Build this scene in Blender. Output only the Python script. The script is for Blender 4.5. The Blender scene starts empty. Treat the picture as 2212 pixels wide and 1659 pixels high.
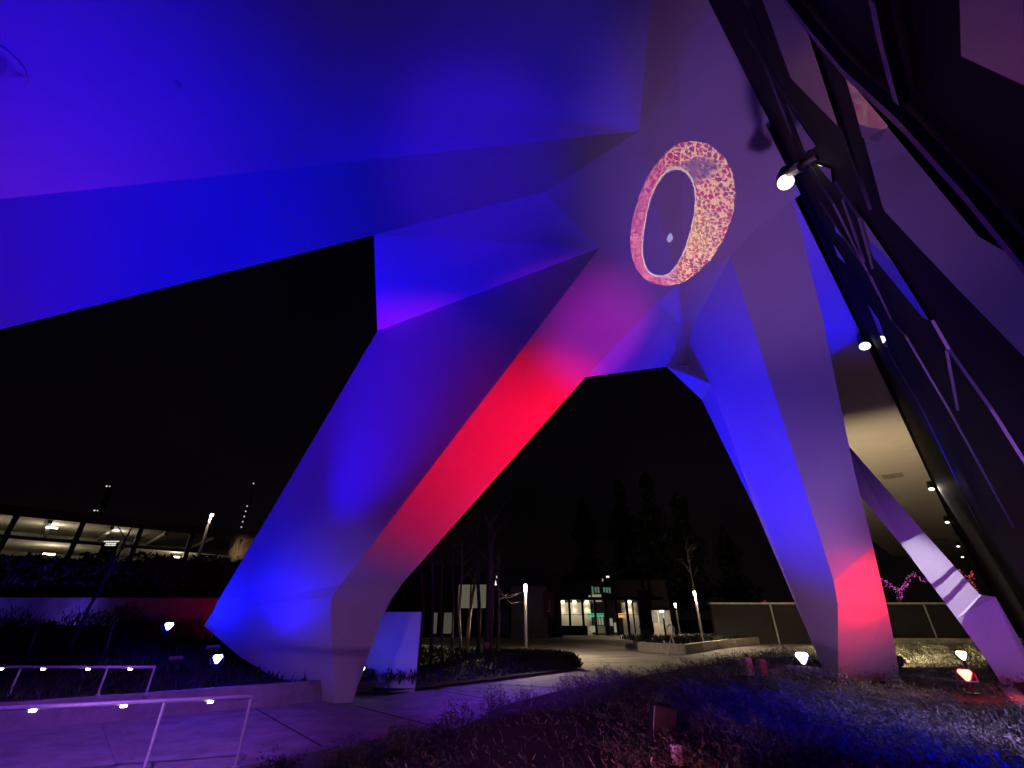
import bpy, math, random
import numpy as np
from mathutils import Vector, Matrix
random.seed(7); RNG = np.random.default_rng(7)
SC = bpy.context.scene; COL = SC.collection
R = math.radians
# ------------------------------------------------------------------ camera
CAMZ = 2.21; PITCH = R(28.0); FPX = 944.0; CX, CY = 1106.0, 829.5; S = 1.3
cd = bpy.data.cameras.new('camera'); cam = bpy.data.objects.new('camera', cd); COL.objects.link(cam)
cam.location = (0, 0, CAMZ); cam.rotation_euler = (R(90) + PITCH, 0, 0)
cd.sensor_width = 36; cd.lens = 36 * FPX / 2212.0; cd.clip_start = 0.05; cd.clip_end = 3000
SC.camera = cam
# ------------------------------------------------------------------ world: night sky
w = bpy.data.worlds.new('World'); SC.world = w; w.use_nodes = True
nt = w.node_tree
bg = nt.nodes['Background']
tcw = nt.nodes.new('ShaderNodeTexCoord'); sxw = nt.nodes.new('ShaderNodeSeparateXYZ'); rpw = nt.nodes.new('ShaderNodeValToRGB')
nt.links.new(tcw.outputs['Generated'], sxw.inputs[0]); nt.links.new(sxw.outputs['Z'], rpw.inputs[0]); nsw = nt.nodes.new('ShaderNodeTexNoise'); nsw.inputs['Scale'].default_value = 2.2; nsw.inputs['Detail'].default_value = 5
mpw = nt.nodes.new('ShaderNodeMapRange'); mpw.inputs[1].default_value = .35; mpw.inputs[2].default_value = .7; mpw.inputs[3].default_value = .55; mpw.inputs[4].default_value = 2.0
mxw = nt.nodes.new('ShaderNodeMix'); mxw.data_type = 'RGBA'; mxw.blend_type = 'MULTIPLY'; mxw.inputs[0].default_value = 1
nt.links.new(tcw.outputs['Generated'], nsw.inputs['Vector']); nt.links.new(nsw.outputs['Fac'], mpw.inputs[0]); nt.links.new(rpw.outputs[0], mxw.inputs[6]); nt.links.new(mpw.outputs[0], mxw.inputs[7]); nt.links.new(mxw.outputs[2], bg.inputs[0])
rpw.color_ramp.elements[0].position = 0.0; rpw.color_ramp.elements[0].color = (.75, .48, .55, 1)
rpw.color_ramp.elements[1].position = .55; rpw.color_ramp.elements[1].color = (.20, .12, .55, 1)
bg.inputs[1].default_value = 0.0030
SC.view_settings.view_transform = 'Standard'; SC.view_settings.look = 'None'
SC.view_settings.exposure = 0; SC.view_settings.gamma = 1
try:
    SC.cycles.max_bounces = 6; SC.cycles.sample_clamp_indirect = 4; SC.cycles.use_light_tree = False
except Exception: pass
# ------------------------------------------------------------------ placing helpers
SP, CP = math.sin(PITCH), math.cos(PITCH)
def ray(px, py):
    X, U, F = px - CX, CY - py, FPX
    return Vector((X, F * CP - U * SP, F * SP + U * CP))
def at(px, py, Y):
    r = ray(px, py); return Vector((0, 0, CAMZ)) + r * (Y * S / r.y)
def atm(px, py, Y):
    r = ray(px, py); return Vector((0, 0, CAMZ)) + r * (Y / r.y)
def atz(px, py, z):
    r = ray(px, py); return Vector((0, 0, CAMZ)) + r * ((z - CAMZ) / r.z)
def onplane(px, py, p, n):
    r = ray(px, py); o = Vector((0, 0, CAMZ)); return o + r * ((p - o).dot(n) / r.dot(n))
def online(px, py, a, b):
    r = ray(px, py).normalized(); d = b - a; w0 = a - Vector((0, 0, CAMZ))
    B = d.dot(r); t = (B * w0.dot(r) - w0.dot(d)) / (d.dot(d) - B * B)
    return a + d * t
# ------------------------------------------------------------------ mesh helpers
class MB:
    def __init__(s): s.v = []; s.f = []
    def poly(s, *pts):
        i = len(s.v); s.v += [Vector(p) for p in pts]; s.f.append(tuple(range(i, i + len(pts)))); return s
    def raw(s, v, f):
        i = len(s.v); s.v += [Vector(p) for p in v]; s.f += [tuple(k + i for k in q) for q in f]; return s
    def box(s, c, size, rz=0, m=None):
        hx, hy, hz = size[0] / 2, size[1] / 2, size[2] / 2
        pts = [Vector((x, y, z)) for z in (-hz, hz) for x, y in ((-hx, -hy), (hx, -hy), (hx, hy), (-hx, hy))]
        M = m if m is not None else Matrix.Rotation(rz, 4, 'Z')
        pts = [M @ p + Vector(c) for p in pts]
        return s.raw(pts, [(3, 2, 1, 0), (4, 5, 6, 7), (0, 1, 5, 4), (1, 2, 6, 5), (2, 3, 7, 6), (3, 0, 4, 7)])
    def beam(s, a, b, w, h, up=(0, 0, 1)):
        a, b = Vector(a), Vector(b); d = (b - a).normalized(); x = d.cross(Vector(up)).normalized(); z = x.cross(d)
        pts = [p + x * sx * w / 2 + z * sz * h / 2 for p in (a, b) for sx, sz in ((-1, -1), (1, -1), (1, 1), (-1, 1))]
        return s.raw(pts, [(3, 2, 1, 0), (4, 5, 6, 7), (0, 1, 5, 4), (1, 2, 6, 5), (2, 3, 7, 6), (3, 0, 4, 7)])
    def tube(s, pts, rad, n=8, cap=True):
        pts = [Vector(p) for p in pts]
        if not isinstance(rad, (list, tuple)): rad = [rad] * len(pts)
        base = len(s.v); prev = None
        for i, p in enumerate(pts):
            d = (pts[min(i + 1, len(pts) - 1)] - pts[max(i - 1, 0)])
            if d.length < 1e-9: d = Vector((0, 0, 1))
            d.normalize()
            x = d.orthogonal().normalized() if prev is None else (prev - d * prev.dot(d)).normalized()
            prev = x; y = d.cross(x)
            for k in range(n):
                a = 2 * math.pi * k / n; s.v.append(p + (x * math.cos(a) + y * math.sin(a)) * rad[i])
        for i in range(len(pts) - 1):
            for k in range(n):
                a, b = base + i * n + k, base + i * n + (k + 1) % n
                s.f.append((a, b, b + n, a + n))
        if cap:
            s.f.append(tuple(base + k for k in reversed(range(n)))); e = base + (len(pts) - 1) * n
            s.f.append(tuple(e + k for k in range(n)))
        return s
    def extr(s, poly, vec):
        p = [Vector(q) for q in poly]; vec = Vector(vec); n = len(p); q = [a + vec for a in p]
        return s.raw(p + q, [tuple(range(n)), tuple(range(2 * n - 1, n - 1, -1))] + [(i, i + n, (i + 1) % n + n, (i + 1) % n) for i in range(n)])
def wl(o):
    v = Vector((0, 0, 0))
    while o is not None: v += o.location; o = o.parent
    return v
def mk(name, mb, mat, parent=None, smooth=False, merge=True, bevel=0):
    off = wl(parent) if parent is not None else Vector((0, 0, 0))
    me = bpy.data.meshes.new(name); me.from_pydata([tuple(v - off) for v in mb.v], [], mb.f)
    if merge:
        import bmesh
        bm = bmesh.new(); bm.from_mesh(me); bmesh.ops.remove_doubles(bm, verts=bm.verts, dist=1e-4)
        bmesh.ops.recalc_face_normals(bm, faces=bm.faces); bm.to_mesh(me); bm.free()
    me.materials.append(mat)
    if smooth: me.polygons.foreach_set('use_smooth', [True] * len(me.polygons))
    o = bpy.data.objects.new(name, me); COL.objects.link(o)
    if parent is not None: o.parent = parent
    if bevel:
        b = o.modifiers.new('bevel', 'BEVEL'); b.width = bevel; b.segments = 2; b.limit_method = 'ANGLE'
    return o
def tag(o, label=None, cat=None, group=None, kind=None):
    if label: o['label'] = label
    if cat: o['category'] = cat
    if group: o['group'] = group
    if kind: o['kind'] = kind
    return o
def thing(name, label, cat, loc=(0, 0, 0), group=None):
    o = bpy.data.objects.new(name, None); COL.objects.link(o); o.location = loc; o.empty_display_size = .2
    return tag(o, label, cat, group)
def lamp(loc, target, watts, color, deg, blend=.6, parent=None, radius=.06, kind='SPOT', name='lamp_light'):
    ld = bpy.data.lights.new(name, kind); ld.energy = watts; ld.color = color
    if kind == 'SPOT': ld.spot_size = R(deg); ld.spot_blend = blend
    ld.shadow_soft_size = radius
    o = bpy.data.objects.new(name, ld); COL.objects.link(o)
    off = wl(parent) if parent is not None else Vector((0, 0, 0))
    o.location = Vector(loc) - off
    if parent is not None: o.parent = parent
    if target is not None: o.rotation_euler = (Vector(target) - Vector(loc)).to_track_quat('-Z', 'Y').to_euler()
    return o
# ------------------------------------------------------------------ materials
def mat(name, col, rough=.7, metal=0, var=0, scale=4, bump=0, bscale=30, emit=None, estr=0, spec=.5, col2=None, detail=5, stretch=None):
    m = bpy.data.materials.new(name); m.use_nodes = True; t = m.node_tree; b = t.nodes['Principled BSDF']
    b.inputs['Base Color'].default_value = (*col, 1); b.inputs['Roughness'].default_value = rough
    b.inputs['Metallic'].default_value = metal; b.inputs['Specular IOR Level'].default_value = spec
    if var or col2 or bump: tc = t.nodes.new('ShaderNodeTexCoord'); src = tc.outputs['Object']
    if (var or col2 or bump) and stretch:
        mp = t.nodes.new('ShaderNodeMapping'); mp.inputs['Scale'].default_value = stretch; t.links.new(src, mp.inputs[0]); src = mp.outputs[0]
    if var or col2:
        n = t.nodes.new('ShaderNodeTexNoise'); n.inputs['Scale'].default_value = scale; n.inputs['Detail'].default_value = detail
        n.inputs['Roughness'].default_value = .65
        r = t.nodes.new('ShaderNodeValToRGB'); c2 = col2 or tuple(c * (1 - var) for c in col)
        r.color_ramp.elements[0].position = .35; r.color_ramp.elements[1].position = .68
        r.color_ramp.elements[0].color = (*c2, 1); r.color_ramp.elements[1].color = (*col, 1)
        t.links.new(src, n.inputs['Vector']); t.links.new(n.outputs['Fac'], r.inputs[0]); t.links.new(r.outputs[0], b.inputs['Base Color'])
    if bump:
        n2 = t.nodes.new('ShaderNodeTexNoise'); n2.inputs['Scale'].default_value = bscale; n2.inputs['Detail'].default_value = 4
        bp = t.nodes.new('ShaderNodeBump'); bp.inputs['Strength'].default_value = bump; bp.inputs['Distance'].default_value = .02
        t.links.new(src, n2.inputs['Vector']); t.links.new(n2.outputs['Fac'], bp.inputs['Height']); t.links.new(bp.outputs[0], b.inputs['Normal'])
    if emit: b.inputs['Emission Color'].default_value = (*emit, 1); b.inputs['Emission Strength'].default_value = estr
    return m
M = {}
M['plaster'] = mat('white_plaster', (.74, .73, .72), .55, var=.07, scale=.9, bump=.10, bscale=45, spec=.35)
M['soffit'] = mat('soffit_plaster', (.70, .67, .60), .6, var=.08, scale=.7, bump=.08, bscale=50)
M['concrete'] = mat('concrete', (.42, .40, .38), .85, var=.35, scale=2.2, bump=.35, bscale=40)
M['path'] = mat('path_concrete', (.48, .45, .43), .7, var=.45, scale=1.6, bump=.3, bscale=35, detail=9)
M['plaza'] = mat('plaza_paving', (.50, .46, .41), .8, var=.5, scale=.35, bump=.25, bscale=20, stretch=(1, 2.5, 1))
M['soil'] = mat('mulch_soil', (.045, .030, .022), .95, var=.6, scale=9, bump=1, bscale=25)
M['ground'] = mat('dark_ground', (.05, .048, .045), .9, var=.4, scale=.5)
M['leaf'] = mat('evergreen_leaf', (.11, .115, .075), .6, col2=(.03, .036, .022), scale=2.5)
M['leafpale'] = mat('grey_green_leaf', (.20, .20, .16), .6, col2=(.05, .055, .04), scale=1.3)
M['leafdark'] = mat('dark_leaf', (.022, .028, .016), .6, col2=(.01, .014, .008), scale=1.5)
M['straw'] = mat('dry_straw', (.42, .33, .20), .8, var=.4, scale=6)
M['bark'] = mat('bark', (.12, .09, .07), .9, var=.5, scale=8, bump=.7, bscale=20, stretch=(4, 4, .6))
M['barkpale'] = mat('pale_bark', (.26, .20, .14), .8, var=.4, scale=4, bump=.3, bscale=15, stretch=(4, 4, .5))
M['steel'] = mat('painted_steel', (.68, .66, .68), .4, metal=.2, var=.15, scale=10)
M['black'] = mat('black_metal', (.018, .018, .02), .4, metal=.2)
M['frame'] = mat('dark_frame', (.004, .0035, .006), .7, spec=.06)
M['postgrey'] = mat('lamp_post_grey', (.28, .27, .29), .5, metal=.3)
M['brown'] = mat('brown_cladding', (.05, .04, .036), .85, var=.3, scale=3)
M['beige'] = mat('beige_render', (.34, .29, .21), .85, var=.2, scale=.8)
M['garage'] = mat('garage_concrete', (.40, .36, .29), .85, var=.3, scale=.35)
M['redcloth'] = mat('red_banner', (.30, .055, .045), .8, var=.2, scale=1)
M['white'] = mat('white_paint', (.75, .72, .66), .6)
M['stone'] = mat('pale_stone', (.5, .45, .4), .8, var=.3, scale=3, bump=.4, bscale=20)
def glow(name, col, s):
    m = mat('glow_' + name, (.02, .02, .02), emit=col, estr=s); m.cycles.emission_sampling = 'NONE'; return m
M['gwarm'] = glow('warm', (1, .86, .55), 14); M['gspot'] = glow('spot', (1, .93, .70), 2.6); M['lblue'] = glow('blue_lens', (.02, .03, 1), 2); M['lviolet'] = glow('violet_lens', (.35, .08, 1), 1.5); M['lred'] = glow('red_lens', (1, .02, .03), 1.5)
M['gblue'] = glow('blue_white', (.62, .70, 1), 9); M['gviolet'] = glow('violet_white', (.92, .88, 1), 9)
M['gred'] = glow('red_hot', (1, .16, .10), 7); M['gmag'] = glow('magenta', (1, .10, .75), 2.2); M['gpink'] = glow('pinkred', (1, .08, .12), 2.5)
M['gamber'] = glow('amber', (1, .62, .22), 9); M['gwin'] = glow('window_light', (.75, .68, .48), .33); M['ggreen'] = glow('green_sign', (.12, .75, .38), .5)
M['gtext'] = glow('lit_lettering', (1, .95, .82), 1.0); M['gorange'] = glow('orange_sign', (1, .5, .15), .8)
def glassmat(rg=.02):
    m = bpy.data.materials.new('dark_reflective_glass'); m.use_nodes = True; t = m.node_tree
    b = t.nodes['Principled BSDF']; b.inputs['Base Color'].default_value = (.004, .004, .006, 1); b.inputs['Roughness'].default_value = rg
    b.inputs['IOR'].default_value = 2.5; b.inputs['Specular IOR Level'].default_value = .5
    return m
M['glass'] = glassmat(); M['glassdull'] = glassmat(.30); M['mullion'] = mat('mullion_metal', (.12, .10, .16), .5, metal=.2)

# ------------------------------------------------------------------ SETTING: ground, paths
def sheet(name, pts, z, m):
    o = mk(name, MB().poly(*[(x, y, z) for x, y in pts]), m); return tag(o, kind='structure')
def patch(la, lb, nu, nv, zf):
    def samp(l, u):
        t = u * (len(l) - 1); i = min(int(t), len(l) - 2); f = t - i
        return (l[i][0] * (1 - f) + l[i + 1][0] * f, l[i][1] * (1 - f) + l[i + 1][1] * f)
    v = []; f = []
    for i in range(nu + 1):
        a = samp(la, i / nu); b = samp(lb, i / nu)
        for j in range(nv + 1):
            t = j / nv; x = a[0] * (1 - t) + b[0] * t; y = a[1] * (1 - t) + b[1] * t
            v.append((x, y, zf(i / nu, t, x, y)))
    for i in range(nu):
        for j in range(nv):
            k = i * (nv + 1) + j; f.append((k, k + nv + 1, k + nv + 2, k + 1))
    return MB().raw(v, f), samp
def sst(a, b, x):
    t = max(0, min(1, (x - a) / (b - a))); return t * t * (3 - 2 * t)
def nz(x, y): return .5 * math.sin(x * 1.3 + y * .7) + .3 * math.sin(x * 2.9 - y * 2.1 + 1) + .2 * math.sin(x * 5.1 + y * 4.3 + 2)
sheet('ground', [(-400, -300), (400, -300), (400, 500), (-400, 500)], -.6, M['ground'])
sheet('plaza', [(-14, 16), (24, 16), (90, 22), (90, 74), (-30, 74), (-14, 40)], .004, M['plaza'])
CURB = [(-9.5, 7.55), (-7.8, 8.1), (-4.6, 9.35), (-1.2, 12.9), (1.6, 17), (7.9, 23.7), (14, 29.5), (24, 33)]
WALLB = [(-15, 9.9), (-11, 11.9), (-5.6, 15.7)]
sheet('path', [(-15, 5.5), (-9.5, 7.55), (-7.8, 8.1), (-4.6, 9.35), (-1.2, 12.9), (1.6, 17), (7.9, 23.7), (9.5, 26.2), (3.2, 24.2), (-1, 19.6), (-4.2, 16.3), (-5.6, 15.7), (-11, 11.9), (-15, 9.9)], .010, M['path'])
# foreground planting bed
def bedz(u, v, x, y): return .12 - .36 * (1 - sst(.34, .5, u)) * (1 - .5 * sst(.1, .5, v)) + .42 * sst(0, .35, v) * sst(.15, .55, u) + .05 * nz(x, y) * sst(0, .15, v)
BEDB = [(-9, 3), (-6, 3.2), (-3, 3.6), (1, 4), (5, 4.4), (9.6, 9.0), (17.5, 17.2), (28, 26.5)]
bm_, bsamp = patch(CURB, BEDB, 70, 40, bedz)
tag(mk('planting_bed', bm_, M['soil'], smooth=True), kind='structure')
# curb between bed and path
def ribbon(line, w, z0, z1, side=1):
    mb = MB(); n = len(line); L = []
    for i, p in enumerate(line):
        a = Vector(line[max(i - 1, 0)]); b = Vector(line[min(i + 1, n - 1)]); d = (b - a).normalized(); L.append(Vector(p) + Vector((d.y, -d.x)) * w * side)
    for i in range(n - 1):
        p, q, r, s_ = line[i], line[i + 1], L[i + 1], L[i]
        mb.raw([(*p, z0), (*q, z0), (*r, z0), (*s_, z0), (*p, z1), (*q, z1), (*r, z1), (*s_, z1)],
               [(4, 5, 6, 7), (0, 1, 5, 4), (2, 3, 7, 6)] + ([(3, 0, 4, 7)] if i == 0 else []) + ([(1, 2, 6, 5)] if i == n - 2 else []))
    return mb
tag(mk('kerb', ribbon(CURB, .24, -.5, .06), M['concrete']), kind='structure')
# expansion joint strips across the path
jt = MB()
for a, b, w_ in (((-4.3, 14.9), (-1.9, 12.5), .04), ((-6.9, 14.5), (-3.6, 10.6), .025), ((-2.4, 17.7), (.2, 15.2), .03), ((-.5, 19.3), (2.2, 18.1), .04), ((1.6, 21.9), (4.8, 20.4), .03), ((-13, 10.7), (-9.6, 7.7), .025)):
    jt.beam((*a, .013), (*b, .013), w_, .006)
tag(mk('path_joints', jt, M['soil']), kind='structure')
tag(mk('drain_channel', MB().beam((-9.3, 12.6, .016), (-6.0, 8.95, .016), .26, .010), M['concrete']), kind='structure')
# left terrain behind the low planter wall
def leftz(u, v, x, y): return .42 + 1.45 * sst(.05, .95, v) + .05 * nz(x, y)
LW0 = [(-22, 5.6), (-15.2, 10.0), (-11, 12.05), (-5.75, 15.9), (-4.2, 16.6)]
LW1 = [(-40, 21), (-30, 21.9), (-20, 22), (-12.5, 22.2), (-7, 23.5)]
lm_, lsamp = patch(LW0, LW1, 40, 24, leftz); tag(mk('planted_slope', lm_, M['soil'], smooth=True), kind='structure')
def backz(u, v, x, y): return .10 + .30 * sst(0, .3, v) + .06 * nz(x, y) * sst(0, .2, v)
BB0 = [(-4.2, 16.5), (-1.0, 19.75), (1.5, 22.4), (3.3, 24.3)]
BB1 = [(-12, 34), (-7, 34), (-3, 32), (2.6, 27)]
bk_, ksamp = patch(BB0, BB1, 30, 24, backz); tag(mk('tree_bed', bk_, M['soil'], smooth=True), kind='structure')
def upz(u, v, x, y): return 2.9 + 1.4 * v
ub_, usamp = patch([(-45, 22), (-30, 22.5), (-20, 22.6), (-12.5, 22.8)], [(-75, 60), (-60, 64), (-40, 76), (-25, 80)], 20, 16, upz); tag(mk('upper_terrace', ub_, M['ground'], smooth=True), kind='structure')

# ------------------------------------------------------------------ CANOPY
can = thing('faceted_canopy', 'huge white plaster canopy folded into facets, standing on leaning legs under blue and red light', 'canopy', (0, 0, 0))
EZ = 9.2 * S
A = at(1381, 283, 4.68); V1 = at(1708, 412, 5.87); C = at(1296, 535, 6.3)
n1 = (V1 - A).cross(C - A).normalized()
on1 = lambda x, y: onplane(x, y, A, n1)
Dp = on1(1324, 452); U = on1(1578, 553); W = on1(1476, 608); N = on1(1416, 655); A2 = on1(1405, 0); V0 = on1(1548, 0)
B = at(1175, 415, 5.35); FL = atz(0, 430, EZ); LL = at(0, 712, 8.2)
LL = onplane(0, 712, A, (FL - A).cross(B - A).normalized())
FLx = FL + (FL - A) * .8; LLx = LL + (LL - B) * .6
dcr = (A2 - A); A3 = A + dcr * 1.6; dv = (V1 - V0)
V3 = V0 - dv * .40
rt = Vector((.72, -.70, 0)) * 1.2
up1 = Vector((0, 0, 1.4))
hub = MB()
hub.extr([A, Dp, C, N, W, U, V1, V1 + rt, V3 + rt, V3, A3], Vector((1.1, .9, 1.4)))
mk('hub_panel', hub, M['plaster'], can)
# blocks of folded facets round the hub
s1 = at(1801, 1254, 9.9); g0 = at(1536, 829, 9.6); n4 = (s1 - U).cross(g0 - U).normalized(); X = onplane(1490, 715, U, n4); Yp = onplane(1478, 787, U, n4); O = at(1265, 815, 8.45)
cut = MB()
cut.poly(A, B, Dp); cut.poly(B, C, Dp); bk = at(1262, 455, 8.2); cut.poly(A, bk, B); cut.poly(B, bk, C); cut.poly(A, Dp, C, bk)
mk('fold_facet', cut, M['plaster'], can)
cut = MB(); bk = at(1440, 745, 12.5)
cut.poly(U, W, X); cut.poly(W, N, X); cut.poly(N, X, Yp); cut.poly(N, Yp, O)
cut.poly(U, X, bk); cut.poly(X, Yp, bk); cut.poly(Yp, O, bk); cut.poly(O, N, bk); cut.poly(N, W, bk); cut.poly(W, U, bk)
mk('fold_facet', cut, M['plaster'], can)
# ceiling
cl = MB(); ce = MB()
AC = atz(1405, 0, EZ + .25); A3c = A + (AC - A) * 9
cc = [A, A3c, A3c + (FLx - A) * 1.0, FLx]
mk('crease_step', MB().poly(A, AC, A2).poly(AC, A + (AC - A) * 1.6, A3, A2), M['plaster'], can)
ce.extr(cc, up1); ceil = mk('ceiling', ce, M['plaster'], can)
nc = (FLx - A).cross(A3c - A).normalized()
for px, py, r_ in ((2, 136, .42), (384, 181, .07)):
    q = onplane(px, py, A, nc); nn_ = nc if nc.z < 0 else -nc
    mk('recessed_downlight', MB().tube([q + nn_ * .002, q + nn_ * .03, q + nn_ * .03, q + nn_ * .004], [r_, r_, r_ * .62, r_ * .55], 20), M['plaster'], ceil)
eb = MB(); eb.extr([A, FLx, LLx, B], up1); mk('edge_beam', eb, M['plaster'], can)
# leg 1
Q = online(808, 510, B, LL)
J = at(717, 1289, 11.3); K = at(870, 1259, 11.4); Mm = at(470, 1300, 13.4)
n2 = (J - C).cross(Mm - C).normalized(); Rr = onplane(815, 715, C, n2); n3 = (J - C).cross(N - C).normalized(); O = onplane(1265, 815, C, n3); K = onplane(870, 1259, C, n3)
ridge = [C, online(1000, 918, C, J), online(780, 1209, C, J), at(735, 1264, 11.2), J, at(714, 1319, 11.4), at(716, 1379, 11.6), at(724, 1522, 11.85)]
right = [N, O, online(1075, 1029, O, K), online(950, 1174, O, K), K, at(845, 1294, 11.6), at(825, 1334, 11.75), at(800, 1399, 11.85), at(760, 1520, 11.9)]
l1 = MB()
l1.poly(Q, B, C, Rr)
lf = [Rr, online(640, 1008, Rr, Mm), online(545, 1172, Rr, Mm), Mm, onplane(462, 1320, C, n2), onplane(440, 1352, C, n2), onplane(520, 1420, C, n2), at(690, 1522, 12.2)]
for i in range(7): l1.poly(ridge[i], lf[i], lf[i + 1], ridge[i + 1])
l1.poly(ridge[0], ridge[1], right[2], right[1], right[0])
l1.poly(ridge[1], ridge[2], right[3], right[2])
for i in range(2, 7): l1.poly(ridge[i], ridge[i + 1], right[i + 2], right[i + 1])
T1b = at(1010, 640, 11.2); T2b = at(700, 1190, 14.2); T3b = at(700, 1400, 14.2)
l1.poly(Q, Rr, T1b); l1.poly(B, Q, T1b); l1.poly(C, B, T1b); l1.poly(N, C, T1b); l1.poly(O, N, T1b)
l1.poly(Rr, Mm, T2b, T1b); l1.poly(Mm, lf[5], lf[6], T3b, T2b); l1.poly(lf[6], lf[7], ridge[7], right[8], T3b)
l1.poly(O, T1b, T2b, K); l1.poly(K, T2b, T3b, right[6]); l1.poly(right[6], T3b, right[8])
leg1 = mk('leg', l1, M['plaster'], can); tag(leg1, 'wide blade leg with blue face and red edge, left foot beside the low planter wall')
# leg 2
s0 = at(1811, 1500, 10.0); s1 = at(1801, 1254, 9.9); s1b = at(1810, 1305, 9.95); s2 = online(1736, 1070, U, s1); s3 = online(1668, 829, U, s1); s12 = online(1780, 1190, U, s1)
t4 = at(1886, 1180, 9.8); t1 = online(1778, 690, V1, t4); t2 = online(1806, 829, V1, t4); t3 = online(1846, 1020, V1, t4); t5 = at(1933, 1394, 10.1); t6 = at(1945, 1475, 10.15); t45 = None
g1 = onplane(1586, 965, U, n4); g2 = onplane(1648, 1120, U, n4); g3 = onplane(1752, 1383, U, n4); g4 = onplane(1800, 1500, U, n4)
n5 = (V1 - U).cross(s1 - U).normalized(); t1, t2, t3, t4 = [onplane(x_, y_, U, n5) for x_, y_ in ((1778, 690), (1806, 829), (1846, 1020), (1886, 1180))]
s1b = onplane(1810, 1305, U, n4); s0 = onplane(1811, 1500, U, n4); n6 = (s0 - s1b).cross(t4 - s1b).normalized(); t45, t5, t6 = [onplane(x_, y_, s1b, n6) for x_, y_ in ((1916, 1310), (1933, 1394), (1945, 1475))]
h0 = online(1440, 792, O, Yp); h1 = at(1516, 864, 10.9); h2 = at(1636, 1110, 10.8)
l2 = MB()
l2.poly(X, U, s3, g0); l2.poly(X, g0, Yp); l2.poly(g0, s3, s2, g1); l2.poly(g1, s2, s12, g2); l2.poly(g2, s12, s1, s1b, g3); l2.poly(g3, s1b, s0, g4)
l2.poly(Yp, g0, h1, h0); l2.poly(g0, g1, h2, h1); l2.poly(g1, g2, h2); l2.poly(h2, g2, g3)
l2.poly(U, V1, t1, s3); l2.poly(s3, t1, t2, s2); l2.poly(s2, t2, t3, s12); l2.poly(s12, t3, t4, s1); l2.poly(s1, t4, t45, s1b); l2.poly(s1b, t45, t5, s0); l2.poly(s0, t5, t6)
bt = at(1650, 780, 10.6); bm = at(1775, 1110, 12.0); bb = at(1862, 1470, 11.7)
l2.poly(h0, h1, bt); l2.poly(h1, h2, bm, bt); l2.poly(h2, g3, bm); l2.poly(g3, g4, bb, bm); l2.poly(V1, bt, t1); l2.poly(t1, bt, bm, t2); l2.poly(t2, bm, t3); l2.poly(t3, bm, t4)
l2.poly(t4, bm, bb, t45); l2.poly(t45, bb, t5); l2.poly(t5, bb, t6); l2.poly(Yp, h0, bt); l2.poly(U, X, bt); l2.poly(X, Yp, bt); l2.poly(V1, U, bt)
leg2 = mk('leg', l2, M['plaster'], can); tag(leg2, 'tall leg with bright blue face and red lit foot in the shrub bed')
# far soffit along the glass
e0 = V1; ef = atz(2086, 1218, EZ)
far = MB(); lft = Vector((-.70, .72, 0))
P1, P2, P3 = atz(1926, 1201, EZ), atz(1880, 1165, EZ), e0 + lft * 5 + Vector((3, 3, 0))
far.extr([e0, ef + rt, P1, P2, P3 + Vector((6, 9, 0)), e0 + lft * .1 + Vector((3.5, 5.5, 0))], (0, 0, 1.2))
sof = mk('soffit', far, M['soffit'], can)
for px, py, sx in ((1928, 1028, 1.0), (2028, 1166, 1.3)):
    c = atz(px, py, EZ - .01); v = MB(); d = Vector((.70, .72, 0)); q = Vector((.72, -.70, 0))
    for k in range(4): v.beam(c + d * (k * .42 - .63) * sx - q * .65 * sx, c + d * (k * .42 - .63) * sx + q * .65 * sx, .2 * sx, .03)
    mk('vent_grille', v, M['black'], sof)
# leg 3
u = [at(1822, 950, 13), at(1996, 1150, 12.2), at(2116, 1284, 11.6), at(2151, 1290, 11.4), at(2230, 1430, 11.0), at(2230, 1470, 11.0)]
d_ = [at(1840, 1050, 13), at(1946, 1175, 12.2), at(2066, 1335, 11.6), at(2131, 1425, 11.4), at(2165, 1480, 11.2)]
l3 = MB(); pb = Vector((.5, 1.3, .2))
l3.poly(u[0], u[1], d_[1], d_[0]); l3.poly(u[1], u[2], d_[2], d_[1]); l3.poly(u[2], u[3], u[4], u[5], d_[4], d_[3], d_[2])
ba, bb2, bc = at(1850, 1020, 14.2), at(2010, 1215, 13.4), at(2170, 1400, 12.4)
l3.poly(u[0], u[1], bb2, ba); l3.poly(d_[0], d_[1], bb2, ba); l3.poly(u[1], u[2], bb2); l3.poly(d_[1], d_[2], bb2); l3.poly(u[2], u[3], bc, bb2); l3.poly(d_[2], d_[3], bc, bb2)
l3.poly(u[3], u[4], u[5], bc); l3.poly(d_[3], d_[4], bc); l3.poly(d_[4], u[5], bc); l3.poly(u[0], d_[0], ba)
leg3 = mk('leg', l3, M['plaster'], can); tag(leg3, 'far diagonal leg with a white lit band beside the glass wall')

# ------------------------------------------------------------------ GLASS WALL on the right
e1 = atz(1548, 0, EZ); e2 = atz(2096, 1219, EZ); gd = (e2 - e1).normalized(); gr = Vector((gd.y, -gd.x, 0))
TH = R(5.0); dn = Vector((0, 0, -math.cos(TH))) + gr * math.sin(TH); gn = gd.cross(dn).normalized()
gw = thing('glass_wall', 'tall dark reflective glass wall leaning out at the right of the canopy', 'glass wall', e1)
def gp(a, h): return e1 + gd * a + dn * h     # along, down from the soffit edge
gb = -14; ge = 78; hh = EZ / math.cos(TH)
def onglass(px, py, off=0): return onplane(px, py, e1 - gn * off, gn)
if gn.dot(gr) < 0: gn = -gn          # gn points into the building
bp_ = MB(); bp_.extr([gp(gb, -3.2), gp(ge, -3.2), gp(ge, hh), gp(gb, hh)], gr * .3); mk('spandrel', bp_, M['frame'], gw)  # black sheet also stands in for glass mirroring the night sky
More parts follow.
